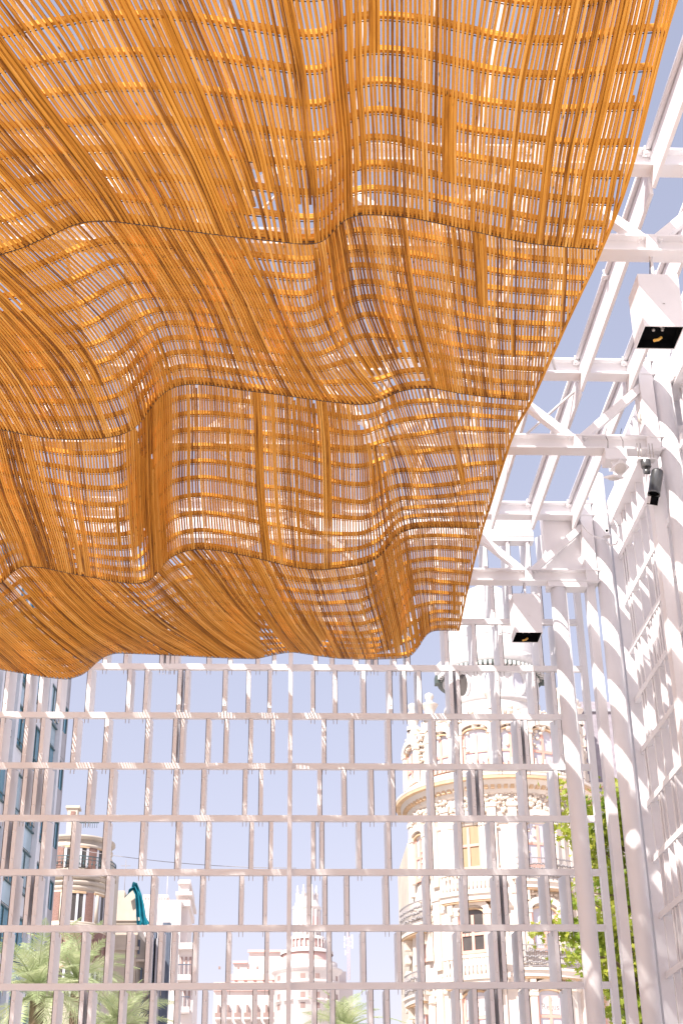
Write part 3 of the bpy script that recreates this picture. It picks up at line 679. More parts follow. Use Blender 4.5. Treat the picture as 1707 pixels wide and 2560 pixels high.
# top storey
z0, z1 = zb(1912), zb(1832)
for i, a in enumerate((-76, -44, -20, 1, 22, 47)):
    w = 1.35 if i % 2 == 0 else 1.15
    window(tower, D(a), w, z0, z1, True, M_glassp, M_pinkw)
    carve(tower, D(a), RB+.1, zb(1806), 1.8, .55, 46, 30+i)
    carve(tower, D(a+13), RB+.05, zb(1840), .7, 1.4, 30, 60+i, .11)
    bt = MB()
    for q in range(7):
        P = wpos(D(a)+(q-3)*.055, RB+.16); bt.lathe([(.05, 0), (.085, .14), (.04, .32), (.06, .42)], 8, (P.x, P.y, zb(1916)))
    b_ = bt.obj('baluster_row', M_stone2, tower); b_['kind'] = 'stuff'
ring('sill_course', [(RB, zb(1934)), (RB+.26, zb(1932)), (RB+.28, zb(1922)), (RB, zb(1919))], M_stone)
# reliefs between the storeys
for i, a in enumerate((-70, -48, -26, -6, 14, 36)):
    carve(tower, D(a), RB+.04, zb(1998), 1.5, 1.0, 60, 90+i, .10)
    carve(tower, D(a+11), RB+.03, zb(2075), .8, 2.2, 34, 120+i, .09)
# middle and lower storeys
bays = (-67, -28, 14, 54)
for j, (pa, pb) in enumerate(((2062, 2166), (2282, 2376), (2490, 2600))):
    z1, z0 = zb(pa), zb(pb)
    for i, a in enumerate(bays):
        pane = M_blind if (i == 1 and j == 0) else M_glassd if (i == 1 and j == 1) else M_glassp
        win, T = window(tower, D(a), 1.0 if i == 0 else 1.3, z0, z1, True, pane, M_pinkw)
        carve(tower, D(a), RB+.05, z1+.75, 1.4, .5, 40, 200+10*j+i, .1)
        for sx in (-1, 1):
            aa = D(a)+sx*.26; MB().arc(O, RB-.02, RB+.16, aa-.045, aa+.045, z0-.6, z1+.9, 2).arc(O, RB-.02, RB+.22, aa-.055, aa+.055, z1+.9, z1+1.1, 2).obj('pilaster', M_stone, tower)
        if j == 2 and i in (1, 2):                   # lettered panel in the fanlight
            pn = MB().box(-.42, .42, -.06, -.034, z1-.78, z1+.06, T).obj('sign_panel', M_signp, win)
            cu = bpy.data.curves.new('sign_lettering', 'FONT'); cu.body = 'Regus'; cu.size = .36; cu.extrude = .004; cu.align_x = 'CENTER'
            to = bpy.data.objects.new('tmp', cu); COL.objects.link(to)
            bpy.context.view_layer.update()
            me = bpy.data.meshes.new_from_object(to.evaluated_get(bpy.context.evaluated_depsgraph_get())); bpy.data.objects.remove(to)
            me.materials.clear(); me.materials.append(M_print); me.name = 'sign_lettering'
            me.transform(T @ Matrix.Translation((0, -.066, z1-.58)) @ Matrix.Rotation(math.pi/2, 4, 'X'))
            lo = link('sign_lettering', me, win)
            cr = MB()
            for (dx, dz, rr) in ((0, .0, .03), (-.07, .02, .022), (.07, .02, .022), (0, .07, .02)):
                cr.tube([T @ Vector((dx+.08, -.070, z1-.20+dz)), T @ Vector((dx+.08, -.062, z1-.20+dz))], rr, 8)
            cr.obj('sign_emblem', M_print, win)
def balcony(parent, a, half, z, proj, kind):
    sl_ = MB().arc(O, RB-.05, RB+proj, D(a-half), D(a+half), z-.38, z, 12); sl_.arc(O, RB-.05, RB+proj+.10, D(a-half-1), D(a+half+1), z-.12, z-.003, 12)
    s = sl_.obj('balcony', M_stone, parent)
    MB().arc(O, RB+.02, RB+proj-.05, D(a-half+1), D(a+half-1), z-.46, z-.385, 12).obj('soffit', M_ochre, s)  # ochre colour stands for the shade under the balcony
    for t in (-.7, .7): MB().arc(O, RB-.02, RB+proj*.8, D(a+half*t-1.6), D(a+half*t+1.6), z-.95, z-.47, 2).obj('bracket', M_stone2, s)
    if kind == 'stone':
        MB().arc(O, RB+proj-.16, RB+proj+.02, D(a-half), D(a+half), z+.86, z+1.0, 12).arc(O, RB+proj-.15, RB+proj+.01, D(a-half), D(a+half), z+.002, z+.1, 12).obj('handrail', M_stone, s)
        n = max(4, int(half*2*.09*RB/.9))
        for q in range(n):
            aa = D(a-half+half*2*(q+.5)/n); P = wpos(aa, RB+proj-.08)
            MB().lathe([(.06, .1), (.10, .3), (.09, .42), (.045, .62), (.07, .86)], 10, (P.x, P.y, z)).obj('baluster', M_stone, s)
    else:
        m_ = MB(); m_.arc(O, RB+proj-.05, RB+proj, D(a-half), D(a+half), z+1.0, z+1.05, 12).arc(O, RB+proj-.04, RB+proj-.01, D(a-half), D(a+half), z+.06, z+.1, 12)
        n = int(half*2); rs = random.Random(int(a*7+z))
        for q in range(n+1):
            aa = D(a-half+half*2*q/n); P = wpos(aa, RB+proj-.025); m_.tube([(P.x, P.y, z), (P.x, P.y, z+1.0)], .012, 5)
            for zz in (.25, .5, .75):
                P2 = wpos(aa+D(1), RB+proj-.025); m_.ball((P2.x, P2.y, z+zz+rs.uniform(-.05, .05)), .055, 6, 4)
        m_.obj('iron_railing', M_iron, s)
    return s
balcony(tower, -27, 18, zb(2222, RB+.6), .55, 'stone'); balcony(tower, -27, 18, zb(2436, RB+.6), .55, 'stone')
balcony(tower, 16, 17, zb(2196, RB+.5), .45, 'iron'); balcony(tower, 16, 17, zb(2418, RB+.5), .45, 'iron')
balcony(tower, -72, 15, zb(2285), .7, 'iron'); balcony(tower, -72, 13, zb(2462), .6, 'iron')
# shaded return wall on the left with stacked blocks
MB().box(-4.72, -4.2, .6, 7, 0, zb(2040)).obj('return_wall', M_cream, tower)
for k_ in range(14):
    z = zb(2360)-k_*.75
    MB().box(-5.0, -4.73, .3, 1.2, z, z+.38).obj('stone_block', M_stone, tower)
# parapet pieces and urns
for i, a in enumerate((-76, -54, -30, -8, 16, 40, 64)):
    MB().arc(O, RB-.3, RB+.12, D(a-6), D(a+6), top-.2, top+.35, 3).obj('parapet_block', M_stone, tower)
    carve(tower, D(a+11), RB-.1, top+.05, 1.2, .5, 26, 300+i, .13)
    if i in (0, 1, 3, 5, 6):
        P = wpos(D(a), RB-.1)
        MB().lathe([(.34, .35), (.34, .55), (.22, .62), (.30, .95), (.42, 1.15), (.46, 1.22), (.20, 1.34), (.15, 1.5), (.24, 1.62), (.22, 1.78), (.01, 1.9)], 14, (P.x, P.y, top)).obj('urn', M_stone, tower)
# drum, ring cornice and dome
zr0, zr1 = zd(1662, 2.75), zd(1622, 2.95)
dr = MB().lathe([(RD, top-.6), (RD, zr0)], 56).obj('drum', M_dome, tower)
MB().lathe([(RD, zd(1742)-.1), (RD+.10, zd(1742)), (RD+.12, zd(1736)), (RD, zd(1732))], 56).obj('ring_moulding', M_dome, dr)
rc = MB().lathe([(RD, zr0-.1), (RD+.12, zr0), (RD+.13, zr0+.18), (2.80, zr0+.30), (2.84, zr0+.52), (3.0, zr1), (2.7, zr1+.12)], 64).obj('ring_cornice', M_dome, tower)
MB().lathe([(RD+.13, zr0+.02), (RD+.40, zr0+.05), (RD+.40, zr0+.29), (RD+.14, zr0+.30)], 56).obj('shadow_ring', M_verd, rc)  # dark ring painting the shade behind the dentils
for i in range(34):
    a = D(-85+i*5.15)
    MB().arc(O, RD+.2, RD+.47, a-.023, a+.023, zr0+.03, zr0+.25, 1).obj('dentil', M_dome, rc)
for a in (-86, 86): MB().arc(O, RD+.3, RD+.56, D(a-7), D(a+4), zr0-.12, zr0+.3, 4).obj('gutter_box', M_verd, rc)
for i, a in enumerate((-44, -8, 26, 62)):
    T = Matrix.Translation(wpos(D(a), RD-.03)) @ Matrix.Rotation(D(a), 4, 'Z'); zz = zd(1702)
    ov = [(.34*C_(t), zz+.62*S_(t)) for t in [2*math.pi*q/20 for q in range(20)]]
    w_ = MB().prism(ov, -.06, .02, T).obj('oval_window', M_glassd if i == 0 else M_glassp, dr)
    fr = MB()
    for q in range(20):
        t0, t1 = 2*math.pi*q/20, 2*math.pi*(q+1)/20
        fr.prism([((.34+d)*C_(t), zz+(.62+d)*S_(t)) for d, t in ((0, t0), (.13, t0), (.13, t1), (0, t1))], -.12, .0, T)
    fr.obj('oval_frame', M_dome, w_)
    carve(dr, D(a), RD, zz+1.0, .8, .2, 16, 400+i, .08, 'garland', M_dome)
for i in range(13): carve(dr, D(-78+i*13), RD+.08, zd(1668), .55, .22, 12, 420+i, .075, 'garland', M_dome)
dz = zr1+.1; dtop = zd(1452, 1.0)
dome = MB().lathe([(2.62, dz)]+[(2.62*C_(t)**.9, dz+(dtop-dz)*S_(t)) for t in [math.pi/2*q/14 for q in range(1, 14)]]+[(.35, dtop+.02)], 48).obj('dome', M_dome, tower)
for i in range(7):
    t = .25+i*.16; rr = 2.62*C_(t)**.9+.02; zz = dz+(dtop-dz)*S_(t)
    sc_ = MB()
    for q in range(40):
        a = 2*math.pi*(q+.5*(i % 2))/40; sc_.arc(O, rr-.05, rr+.035, a-.06, a+.06, zz-.16, zz, 1)
    o = sc_.obj('dome_scales', M_dome, dome); o['kind'] = 'stuff'
MB().lathe([(.42, dtop-.05), (.46, dtop+.15), (.25, dtop+.25), (.2, dtop+.5), (.38, dtop+.65), (.36, dtop+.8), (.16, dtop+.95), (.12, dtop+2.0), (.01, dtop+2.6)], 18).obj('finial', M_dome, dome)
# straight wing to the right with slate mansard
w0 = at(1435, 1900, TYC+1).x-tx; 
wz = zb(1925)
wing = MB().box(w0-.8, 16, .8, 8, 0, wz).obj('wing_wall', M_stone, tower)
MB().box(w0-.8, 16.2, .5, 1.0, wz-.3, wz+.05).obj('wing_cornice', M_stone, wing)
zr = at(1520, 1745, TYC+2).z; zr2 = at(1520, 1775, TYC+2).z
T = Matrix.Rotation(math.pi/2, 4, 'Z')
mans = MB(); mans.add([(w0-.5, 1.2, wz+.06), (16, 1.2, wz+.06), (16, 2.2, zr2), (w0-.5, 2.2, zr2), (w0-.5, 7, wz+.06), (16, 7, wz+.06), (16, 6.5, zr), (w0-.5, 6.5, zr), (16, 2.6, zr), (w0-.5, 2.6, zr)],
    [(0, 1, 2, 3), (3, 2, 8, 9), (9, 8, 6, 7), (0, 3, 9, 7, 4), (1, 5, 6, 8, 2), (4, 7, 6, 5), (0, 4, 5, 1)])
mans.obj('mansard_roof', M_slate, tower)
MB().box(w0-.5, 16, 2.05, 2.3, zr2-.06, zr2+.08).obj('roof_flashing', M_conc, tower)
bl = MB().box(w0-.5, 16, .55, .85, wz+.75, wz+.95).box(w0-.5, 16, .56, .84, wz+.052, wz+.16).obj('balustrade', M_stone, tower)
for q in range(26):
    MB().lathe([(.07, .16), (.12, .35), (.05, .6), (.08, .75)], 8, (w0-.2+q*.5, .7, wz)).obj('baluster', M_stone, bl)
for j, (pa, pb) in enumerate(((1975, 2070), (2120, 2220), (2290, 2400), (2460, 2560))):
    za, zb_ = at(1520, pa, TYC+.8).z, at(1520, pb, TYC+.8).z
    for q in range(4):
        x = w0+.9+q*2.6
        w_ = MB().box(x-.6, x+.6, .72, .80, zb_, za).obj('window', M_glassp, wing)
        MB().box(x-.75, x-.6, .62, .798, zb_-.1, za+.1).box(x+.6, x+.75, .62, .798, zb_-.1, za+.1).box(x-.75, x+.75, .61, .797, za+.1, za+.3).box(x-.06, x+.06, .68, .719, zb_, za).obj('frame', M_pinkw, w_)
pier = MB()
px0 = w0+.0
pr = MB().box(px0-.42, px0+.42, .0, .79, 0, zb(1718)).obj('pier', M_stone, tower)
for q in range(26):
    z = zb(2200)+q*.62
    if z < zb(1730): MB().box(px0-.47, px0+.47, -.08, .7, z, z+.36).obj('quoin', M_stone2 if q % 2 else M_stone, pr)
MB().lathe([(.5, 0), (.5, .2), (.3, .3), (.42, .7), (.5, .85), (.2, 1.0), (.16, 1.3), (.28, 1.45), (.01, 1.75)], 14, (px0, .35, zb(1718))).obj('urn', M_stone, pr)

# ------------------------------------------------------------------ glass office block on the left
GY = 80.0; gp = at(167, 1845, GY)
office = thing('office_block', 'modern office block with blue glass bays and grey end panels, far left', 'building', (gp.x, gp.y, 0), math.atan2(-1, -.10))
BP, FH, NB = 2.9, 3.35, 8
MB().box(0, 1.9+BP*NB, -10, -.12, 0, 38).obj('wall', M_alu, office)
MB().box(.0, .16, -10, .02, 0, 38.2).obj('corner_strip', M_conc, office)
zf0 = at(167, 2350, GY).z % FH
for f in range(1, 11):
    z = zf0+f*FH
    p_ = MB().box(.165, 1.85, -.119, .0, z, z+FH-.03).obj('end_panel', M_conc, office)
    w_ = MB().box(.5, 1.65, .0005, .02, z+1.5, z+2.9).obj('window', M_bluegl, p_); MB().box(.44, 1.71, .001, .10, z+2.9, z+2.98).box(.44, .5, .001, .08, z+1.5, z+2.9).box(1.05, 1.10, .021, .06, z+1.5, z+2.9).obj('frame', M_green, w_)
    for b_ in range(NB):
        x = 1.9+b_*BP
        hi = (f*3+b_*5) % 4
        w_ = MB().box(x+.45, x+2.45, -.10, -.06, z+1.15, z+3.2).obj('window', M_bluegl if hi else M_bluegl2, office)
        fr = MB(); fr.box(x+.45, x+2.45, -.06, .02, z+3.2, z+3.27); fr.box(x+1.42, x+1.5, -.059, -.01, z+1.15, z+3.2); fr.box(x+.45, x+2.45, -.058, .06, z+1.08, z+1.15); fr.box(x+.45, x+2.45, .0, .05, z+1.42, z+1.47)
        fr.obj('frame', M_green, w_)
        MB().box(x+.45, x+2.45, -.10, -.05, z+.06, z+1.075).obj('spandrel', M_bluegl2 if (b_+f) % 3 else M_alu, office)
for b_ in range(NB+1):
    x = 1.9+b_*BP
    MB().box(x-.02, x+.40, -.12, .22, 0, 38.1).obj('vertical_fin', M_alu, office)

# ------------------------------------------------------------------ brick and stone house with round bay, behind the office block
HY = 100.0; hc = at(172, 2230, HY)
house = thing('bay_house', 'old brick and cream stone house with a curved balconied corner bay', 'building', (hc.x, HY+2.0, 0))
def hz(py): return at(205, py, HY-.6).z
RH_ = 2.5
MB().lathe([(RH_, 0), (RH_, hz(2092)), (.01, hz(2092))], 40).obj('bay_wall', M_cream, house)
MB().box(-6, -1.0, -.3, 7, 0, hz(2075)).box(-.99, RH_-.1, .4, 7, 0, hz(2110)).obj('wall', M_cream, house)
for (py, e) in ((2090, .28), (2112, .14), (2190, .30), (2204, .24), (2216, .12), (2306, .2), (2312, .28)):
    MB().lathe([(RH_, hz(py)-.16), (RH_+e, hz(py)-.05), (RH_+e, hz(py)+.1), (RH_, hz(py)+.16)], 40).obj('cornice', M_cream, house)
    MB().box(-6, -1.0, -.3-e, -.302, hz(py)-.1, hz(py)+.1).obj('cornice', M_cream, house)
for a in (-50, 10, 62):
    for (pa, pb) in ((2118, 2166), (2232, 2304), (2420, 2500)):
        w_ = MB().arc(O, RH_-.05, RH_+.03, D(a-17), D(a+17), hz(pb), hz(pa), 6).obj('window', M_glassd, house)
        m_ = MB()
        for q in (-17, -6, 6, 17): m_.arc(O, RH_-.04, RH_+.09, D(a+q-1.8), D(a+q+1.8), hz(pb), hz(pa), 1)
        m_.obj('frame', M_alu, w_)
        MB().arc(O, RH_-.03, RH_+.13, D(a-19), D(a+19), hz(pa)+.001, hz(pa)+.16, 6).obj('lintel', M_ochre, w_)
for a in (-20, 36):
    for (pa, pb) in ((2228, 2304), (2115, 2168)):
        MB().arc(O, RH_-.05, RH_+.08, D(a-9), D(a+9), hz(pb), hz(pa), 4).obj('brick_panel', M_brick, house)
    P = Vector((RH_*1.04*S_(D(a+13)), -RH_*1.04*C_(D(a+13)), 0))
    MB().tube([(P.x, P.y, hz(2304)), (P.x, P.y, hz(2232))], .13, 12).obj('column', M_cream, house)
MB().arc(O, RH_, RH_+.05, D(-110), D(110), hz(2400), hz(2322), 30).obj('brick_band', M_brick, house)
for q in range(14):
    MB().arc(O, RH_+.05, RH_+.16, D(-100+q*15), D(-92+q*15), hz(2385), hz(2345), 2).obj('brick_corbel', M_brick, house)
MB().box(-3.2, -1.7, -.36, -.304, hz(2166), hz(2085)).obj('brick_panel', M_brick, house)
MB().box(-2.6, -1.2, -.40, -.304, hz(2300), hz(2215)).obj('window', M_bluegl, house)
MB().box(-6, -1.1, -.34, -.303, hz(2400), hz(2318)).obj('brick_band', M_brick, house)
MB().box(-6, -1.1, -.45, -.34, hz(2560), hz(2405)).obj('brick_panel', M_brick, house)
rl = MB()
for q in range(34):
    a = D(-100+q*6); P = Vector(((RH_+.42)*S_(a), -(RH_+.42)*C_(a), 0)); rl.tube([(P.x, P.y, hz(2172)), (P.x, P.y, hz(2142))], .018, 5); rl.ball((P.x, P.y, hz(2160)), .07, 6, 4)
rl.arc(O, RH_+.40, RH_+.44, D(-104), D(104), hz(2142), hz(2142)+.05, 30); rl.arc(O, RH_+.40, RH_+.44, D(-104), D(104), hz(2150), hz(2150)+.03, 30)
rl.obj('iron_railing', M_green, house)
MB().arc(O, RH_, RH_+.5, D(-108), D(108), hz(2174)-.2, hz(2174), 30).obj('balcony_slab', M_cream, house)
# roof terrace pier with scroll railing, and the open loggia
px_ = at(176, 2010, HY).x-hc.x
pr = MB().box(px_-.35, px_+.35, -.5, .3, hz(2075), hz(2000)).box(px_-.5, px_+.5, -.62, .42, hz(2000), hz(1994)).obj('roof_pier', M_cream, house)
MB().box(px_-.12, px_+.2, -.56, -.502, hz(2032), hz(2008)).obj('brick_panel', M_brick, pr)
rl = MB()
for q in range(9):
    x = px_+.5+q*.16; rl.tube([(x, -.3, hz(2048)), (x, -.3, hz(2022))], .016, 5); rl.ball((x+.08, -.3, hz(2034)), .075, 6, 4)
rl.box(px_+.4, px_+1.9, -.32, -.28, hz(2022), hz(2022)+.05).obj('scroll_railing', M_green, house)
for (x0, x1) in ((1.0, 1.25), (1.62, 1.85)):
    MB().box(x0, x1, .2, .5, hz(2170), hz(2096)).obj('loggia_post', M_cream, house)
MB().box(.9, 2.0, .15, .6, hz(2096), hz(2082)).obj('loggia_beam', M_cream, house)

# ------------------------------------------------------------------ party-wall house with a tarpaulin
PY = 112.0; pc = at(325, 2300, PY)
ph = thing('party_wall_house', 'cream blank-walled house with flaking cornice and dark netting', 'building', (pc.x, PY, 0))
def pzz(py): return at(325, py, PY).z
k = at(426, 2300, PY).x-at(325, 2300, PY).x; k = k/101.0     # metres per photo pixel here
MB().box(-45*k, 22*k, 0, 9, 0, pzz(2302)).obj('wall', M_cream, ph)
MB().box(-46*k, -18*k, .3, 3, pzz(2300), pzz(2224)).box(-19*k, 14*k, .2, 3.2, pzz(2300), pzz(2246)).prism([(-19*k, pzz(2246)), (14*k, pzz(2246)), (8*k, pzz(2218)), (-4*k, pzz(2228))], .2, 3.2).obj('chimney_block', M_cream, ph)
for (py, e) in ((2300, .35), (2308, .2), (2372, .15)): MB().box(-46*k-e, 22*k+e, -e, -.002, pzz(py)-.12, pzz(py)+.14).obj('cornice', M_cream, ph)
dw = MB().box(22*k+.004, 22*k+.05, 0.2, 9, 0, pzz(2310)).obj('return_wall', M_cream, ph)
MB().add([(23*k, -.05, pzz(2335)), (80*k, 1.2, pzz(2400)), (80*k, 7, pzz(2400)), (23*k, 7, pzz(2335)), (23*k, -.05, 0), (80*k, 1.2, 0), (80*k, 7, 0), (23*k, 7, 0)], [(0, 1, 2, 3), (0, 4, 5, 1), (1, 5, 6, 2), (3, 2, 6, 7), (0, 3, 7, 4)]).obj('side_wing', M_cream, ph)
for (x0, x1, ya, yb, m_) in ((58, 70, 2330, 2600, M_net), (84, 104, 2310, 2600, M_net), (66, 84, 2350, 2600, M_conc)):
    n_ = MB().box(x0*k, x1*k, -.6, .6, pzz(yb), pzz(ya)).obj('scaffold_net', m_, ph)
for (x0, x1, ya, yb) in ((24, 29, 2350, 2385), (33, 38, 2420, 2450), (40, 46, 2500, 2540)):
    MB().box(x0*k, x1*k, -.12, .3, pzz(yb), pzz(ya)).obj('window', M_net, ph)
for (ya) in (2400, 2480): MB().box(22*k, 60*k, -.3, .1, pzz(ya)-.15, pzz(ya)).obj('ledge', M_cream, ph)
bl = MB().box(24*k, 48*k, -1.0, -.05, pzz(2538)-.2, pzz(2538)).obj('balcony', M_net, ph)
for q in range(12): MB().box((24+q*2)*k, (24.4+q*2)*k, -1.0, -.96, pzz(2538), pzz(2505)).obj('railing_bar', M_net, bl)
tp_pts = [(-5, 2226), (8, 2210), (14, 2218), (20, 2232), (26, 2250), (31, 2272), (36, 2300), (44, 2314), (44, 2330), (24, 2330), (20, 2315), (17, 2290), (14, 2262), (10, 2240), (2, 2232), (-14, 2246)]
tarp = MB(); n = len(tp_pts)
gx = []
for i in range(13):
    t = i/12
    gx.append(t)
V = []; F = []
left = [(-14, 2247), (4, 2228), (11, 2240), (14, 2262), (17, 2290), (20, 2316)]; right = [(6, 2210), (16, 2214), (28, 2240), (36, 2266), (42, 2296), (54, 2316)]
for (l, r) in zip(left, right):
    for i in range(13):
        t = i/12; V.append(((l[0]*(1-t)+r[0]*t)*k, -.35-.22*S_(t*14+l[1]*.02)-.3*t, pzz(l[1]*(1-t)+r[1]*t)))
for j in range(5):
    for i in range(12): F.append((j*13+i, j*13+i+1, (j+1)*13+i+1, (j+1)*13+i))
V2 = [(x, y+.08, z) for (x, y, z) in V]; nv = len(V)
F2 = [tuple(i+nv for i in f[::-1]) for f in F]
tarp.add(V+V2, F+F2, True)
to = tag(tarp.obj('tarpaulin', M_teal, None, False), 'bright teal tarpaulin draped over the cream chimney block', 'tarpaulin'); to.location = (pc.x, PY, 0)
ant = thing('roof_aerial', 'thin roof aerial above the cream blank-walled house', 'aerial', at(312, 2215, PY+4))
MB().tube([(0, 0, -1), (0, 0, 2.1)], .025, 5).obj('pole', M_iron, ant)
MB().box(-.4, .4, -.02, .02, 1.6, 1.64).box(-.3, .3, -.02, .02, 1.3, 1.34).obj('rod', M_iron, ant)

# ------------------------------------------------------------------ pale block left of centre
WY = 150.0; wc = at(420, 2400, WY)
wb = thing('pale_block', 'bleached white town block with deep cornice and a black balcony, left of centre', 'building', (wc.x, WY, 0))
def wz_(py): return at(420, py, WY).z
k = (at(520, 2400, WY).x-wc.x)/100.0
MB().box(-75*k, 28*k, 0, 14, 0, wz_(2250)).box(-75*k, -10*k, 2, 12, wz_(2250), wz_(2226)).box(18*k, 44*k, 1, 9, 0, wz_(2196)).obj('wall', M_far, wb)
MB().box(14*k, 50*k, .4, 9.5, wz_(2250)-.5, wz_(2250)+.1).box(12*k, 54*k, .2, 9.8, wz_(2236), wz_(2228)).box(16*k, 48*k, .6, 9.4, wz_(2205), wz_(2196)).obj('cornice', M_far, wb)
for q in range(9): MB().box((-72+q*7)*k, (-69+q*7)*k, 1.8, 2, wz_(2244), wz_(2230)).obj('baluster', M_far, wb)
MB().box(20*k, 70*k, -.8, .9, wz_(2368)-.3, wz_(2368)+.3).obj('cornice', M_far, wb)
MB().box(28*k, 66*k, .1, 9, 0, wz_(2372)).obj('lower_wing', M_far, wb)
for j, (ya, yb) in enumerate(((2392, 2440), (2470, 2520))):
    for q in range(3):
        x = (32+q*11)*k
        MB().box(x, x+5*k, .0, .09, wz_(yb), wz_(ya)).obj('window', M_fars, wb)
    b_ = MB().box(26*k, 60*k, -1.3, .0, wz_(yb+2)-.5, wz_(yb+2)).obj('balcony', M_far, wb)
    for q in range(18): MB().box((26+q*1.9)*k, (26.6+q*1.9)*k, -1.3, -1.2, wz_(yb+2), wz_(yb-22)).obj('railing_bar', M_net, b_)
    MB().box(26*k, 60*k, -1.32, -1.18, wz_(yb-22), wz_(yb-24)).obj('handrail', M_net, b_)
al = thing('roof_aerial', 'thin roof aerial rising beside the bleached white town block', 'aerial', at(417, 2255, 140))
MB().tube([(0, 0, 0), (0, 0, 2.8)], .03, 5).obj('pole', M_far, al)
MB().box(-.3, .7, -.02, .02, 2.6, 2.65).obj('rod', M_far, al)

# ------------------------------------------------------------------ pink and white towered building in the middle distance
CY = 190.0; cc = at(767, 2400, CY)
ct = thing('towered_building', 'distant pink and white building with round crowned tower, centre', 'building', (cc.x, CY, 0))
def cz(py): return at(767, py, CY-2).z
k = (at(867, 2400, CY).x-cc.x)/100.0
def cl(rp, name, m_, n=32): return MB().lathe([(r*k, z) for r, z in rp], n).obj(name, m_, ct)
cl([(80, 0), (80, cz(2432)), (86, cz(2428)), (90, cz(2422)), (76, cz(2418)), (76, cz(2404))], 'base_drum', M_far, 48)
cl([(76.5, cz(2418)), (76.5, cz(2408)), (60, cz(2402)), (60, cz(2392))], 'drum_step', M_far)
cl([(61, cz(2402)), (61, cz(2382)), (58, cz(2380))], 'pink_band', M_farpink)
cl([(66, cz(2382)), (66, cz(2374)), (50, cz(2372)), (50, cz(2368))], 'drum_cornice', M_far)
cl([(42, cz(2372)), (42, cz(2346)), (38, cz(2342))], 'pink_band', M_farpink)
cl([(46, cz(2346)), (46, cz(2338)), (33, cz(2336)), (33, cz(2268)), (36, cz(2266)), (37, cz(2262)), (32, cz(2258)), (29, cz(2248)), (22, cz(2232)), (10, cz(2226)), (.1, cz(2225))], 'lantern', M_far)
for q in range(10):
    a = D(-90+q*20); x, y = 33.5*k*S_(a), -33.5*k*C_(a)
    MB().arc(O, 32*k, 33.6*k, a-.10, a+.10, cz(2322), cz(2288), 2).obj('arch_opening', M_farpink, ct)
    a2 = a+D(10); MB().tube([(34*k*S_(a2), -34*k*C_(a2), cz(2336)), (34*k*S_(a2), -34*k*C_(a2), cz(2270))], 2.4*k, 8).obj('column', M_far, ct)
for a in (-70, -20, 30, 75):
    x, y = 25*k*S_(D(a)), -25*k*C_(D(a))
    MB().lathe([(4.5*k, cz(2252)), (4.5*k, cz(2232)), (5.5*k, cz(2230)), (2.5*k, cz(2224)), (3.4*k, cz(2218)), (.05, cz(2207))], 10, (x, y, 0)).obj('pinnacle', M_far, ct)
for q in range(14):
    a = D(-95+q*14.5); x, y = 47*k*S_(a), -47*k*C_(a)
    MB().lathe([(1.6*k, cz(2370)), (2.4*k, cz(2362)), (1.4*k, cz(2350)), (2*k, cz(2345))], 8, (x, y, 0)).obj('baluster', M_far, ct)
def cwing(x0, x1, d0, d1, py, m_=M_far): return MB().box(x0*k, x1*k, d0, d1, 0, cz(py)).obj('wing', m_, ct)
cwing(-232, -60, 4, 20, 2442); cwing(-185, -70, 5, 22, 2380); cwing(-146, -60, 6, 24, 2346); cwing(60, 120, 6, 20, 2432); cwing(70, 104, 7, 20, 2398)
for (x0, x1, d, ya, yb) in ((-233, -70, 3.6, 2458, 2436), (-200, -74, 3.8, 2430, 2415), (-150, -60, 5.6, 2352, 2346), (-187, -150, 4.6, 2384, 2378)):
    MB().box(x0*k, x1*k, d, d+.5, cz(ya), cz(yb)).obj('pink_band', M_farpink, ct)
for q in range(7):
    x = (-222+q*24)*k
    for (ya, yb) in ((2494, 2530), (2396, 2402), (2545, 2580)):
        MB().box(x, x+5*k, 3.5, 3.99, cz(yb), cz(ya)).obj('window', M_fars, ct)
    b_ = MB().box(x-5*k, x+11*k, 2.2, 3.98, cz(2534), cz(2530)).obj('balcony', M_far, ct)
    MB().box(x-5*k, x+11*k, 2.2, 2.4, cz(2530), cz(2518)).obj('railing', M_fars, b_)
for a in (-60, -35, -8, 18, 42, 66):
    for (ya, yb) in ((2486, 2502), (2512, 2526), (2440, 2452)):
        MB().arc(O, 79*k, 80.4*k, D(a-4), D(a+4), cz(yb), cz(ya), 2).obj('window', M_fars, ct)
    MB().arc(O, 79*k, 88*k, D(a-9), D(a+9), cz(2506), cz(2502), 3).obj('balcony', M_far, ct)
MB().lathe([(81*k, cz(2462)), (83*k, cz(2460)), (83*k, cz(2456)), (80*k, cz(2454))], 40).obj('string_course', M_far, ct)
rm = thing('radio_mast', 'faint pink lattice radio mast right of the distant round tower', 'mast', at(872, 2450, 260))
k = (at(972, 2400, 260).x-at(872, 2400, 260).x)/100
for sx in (-1, 1): MB().tube([(sx*3*k, 0, 0), (sx*2*k, 0, 125*k)], .5*k, 6).obj('leg', M_farpink, rm)
for q in range(16): MB().bar((-2.6*k, 0, q*7.6*k), (2.6*k, 0, q*7.6*k+7*k), .5*k, .5*k).obj('lattice_bar', M_farpink, rm)
for q, (x, z) in enumerate(((-9, 100), (9, 104), (-10, 84), (9, 82), (-8, 66), (10, 92))):
    MB().box((x-1.5)*k, (x+1.5)*k, -.5*k, .5*k, (z-6)*k, (z+6)*k).obj('antenna_panel', M_far, rm); MB().box(min(0, x)*k, max(0, x)*k, -.3*k, .3*k, (z-.6)*k, (z+.6)*k).obj('antenna_arm', M_farpink, rm)
for q, (a, b) in enumerate((((120, 2110, 95), (740, 2170, 85)),)):
    A, B_ = at(*a), at(*b); pts = [A.lerp(B_, t/10)-Vector((0, 0, 1.6*t/10*(1-t/10))) for t in range(11)]
    tag(MB().tube(pts, .02, 5).obj('overhead_wire', M_iron), 'thin overhead wire sagging across the sky behind the screen', 'wire')

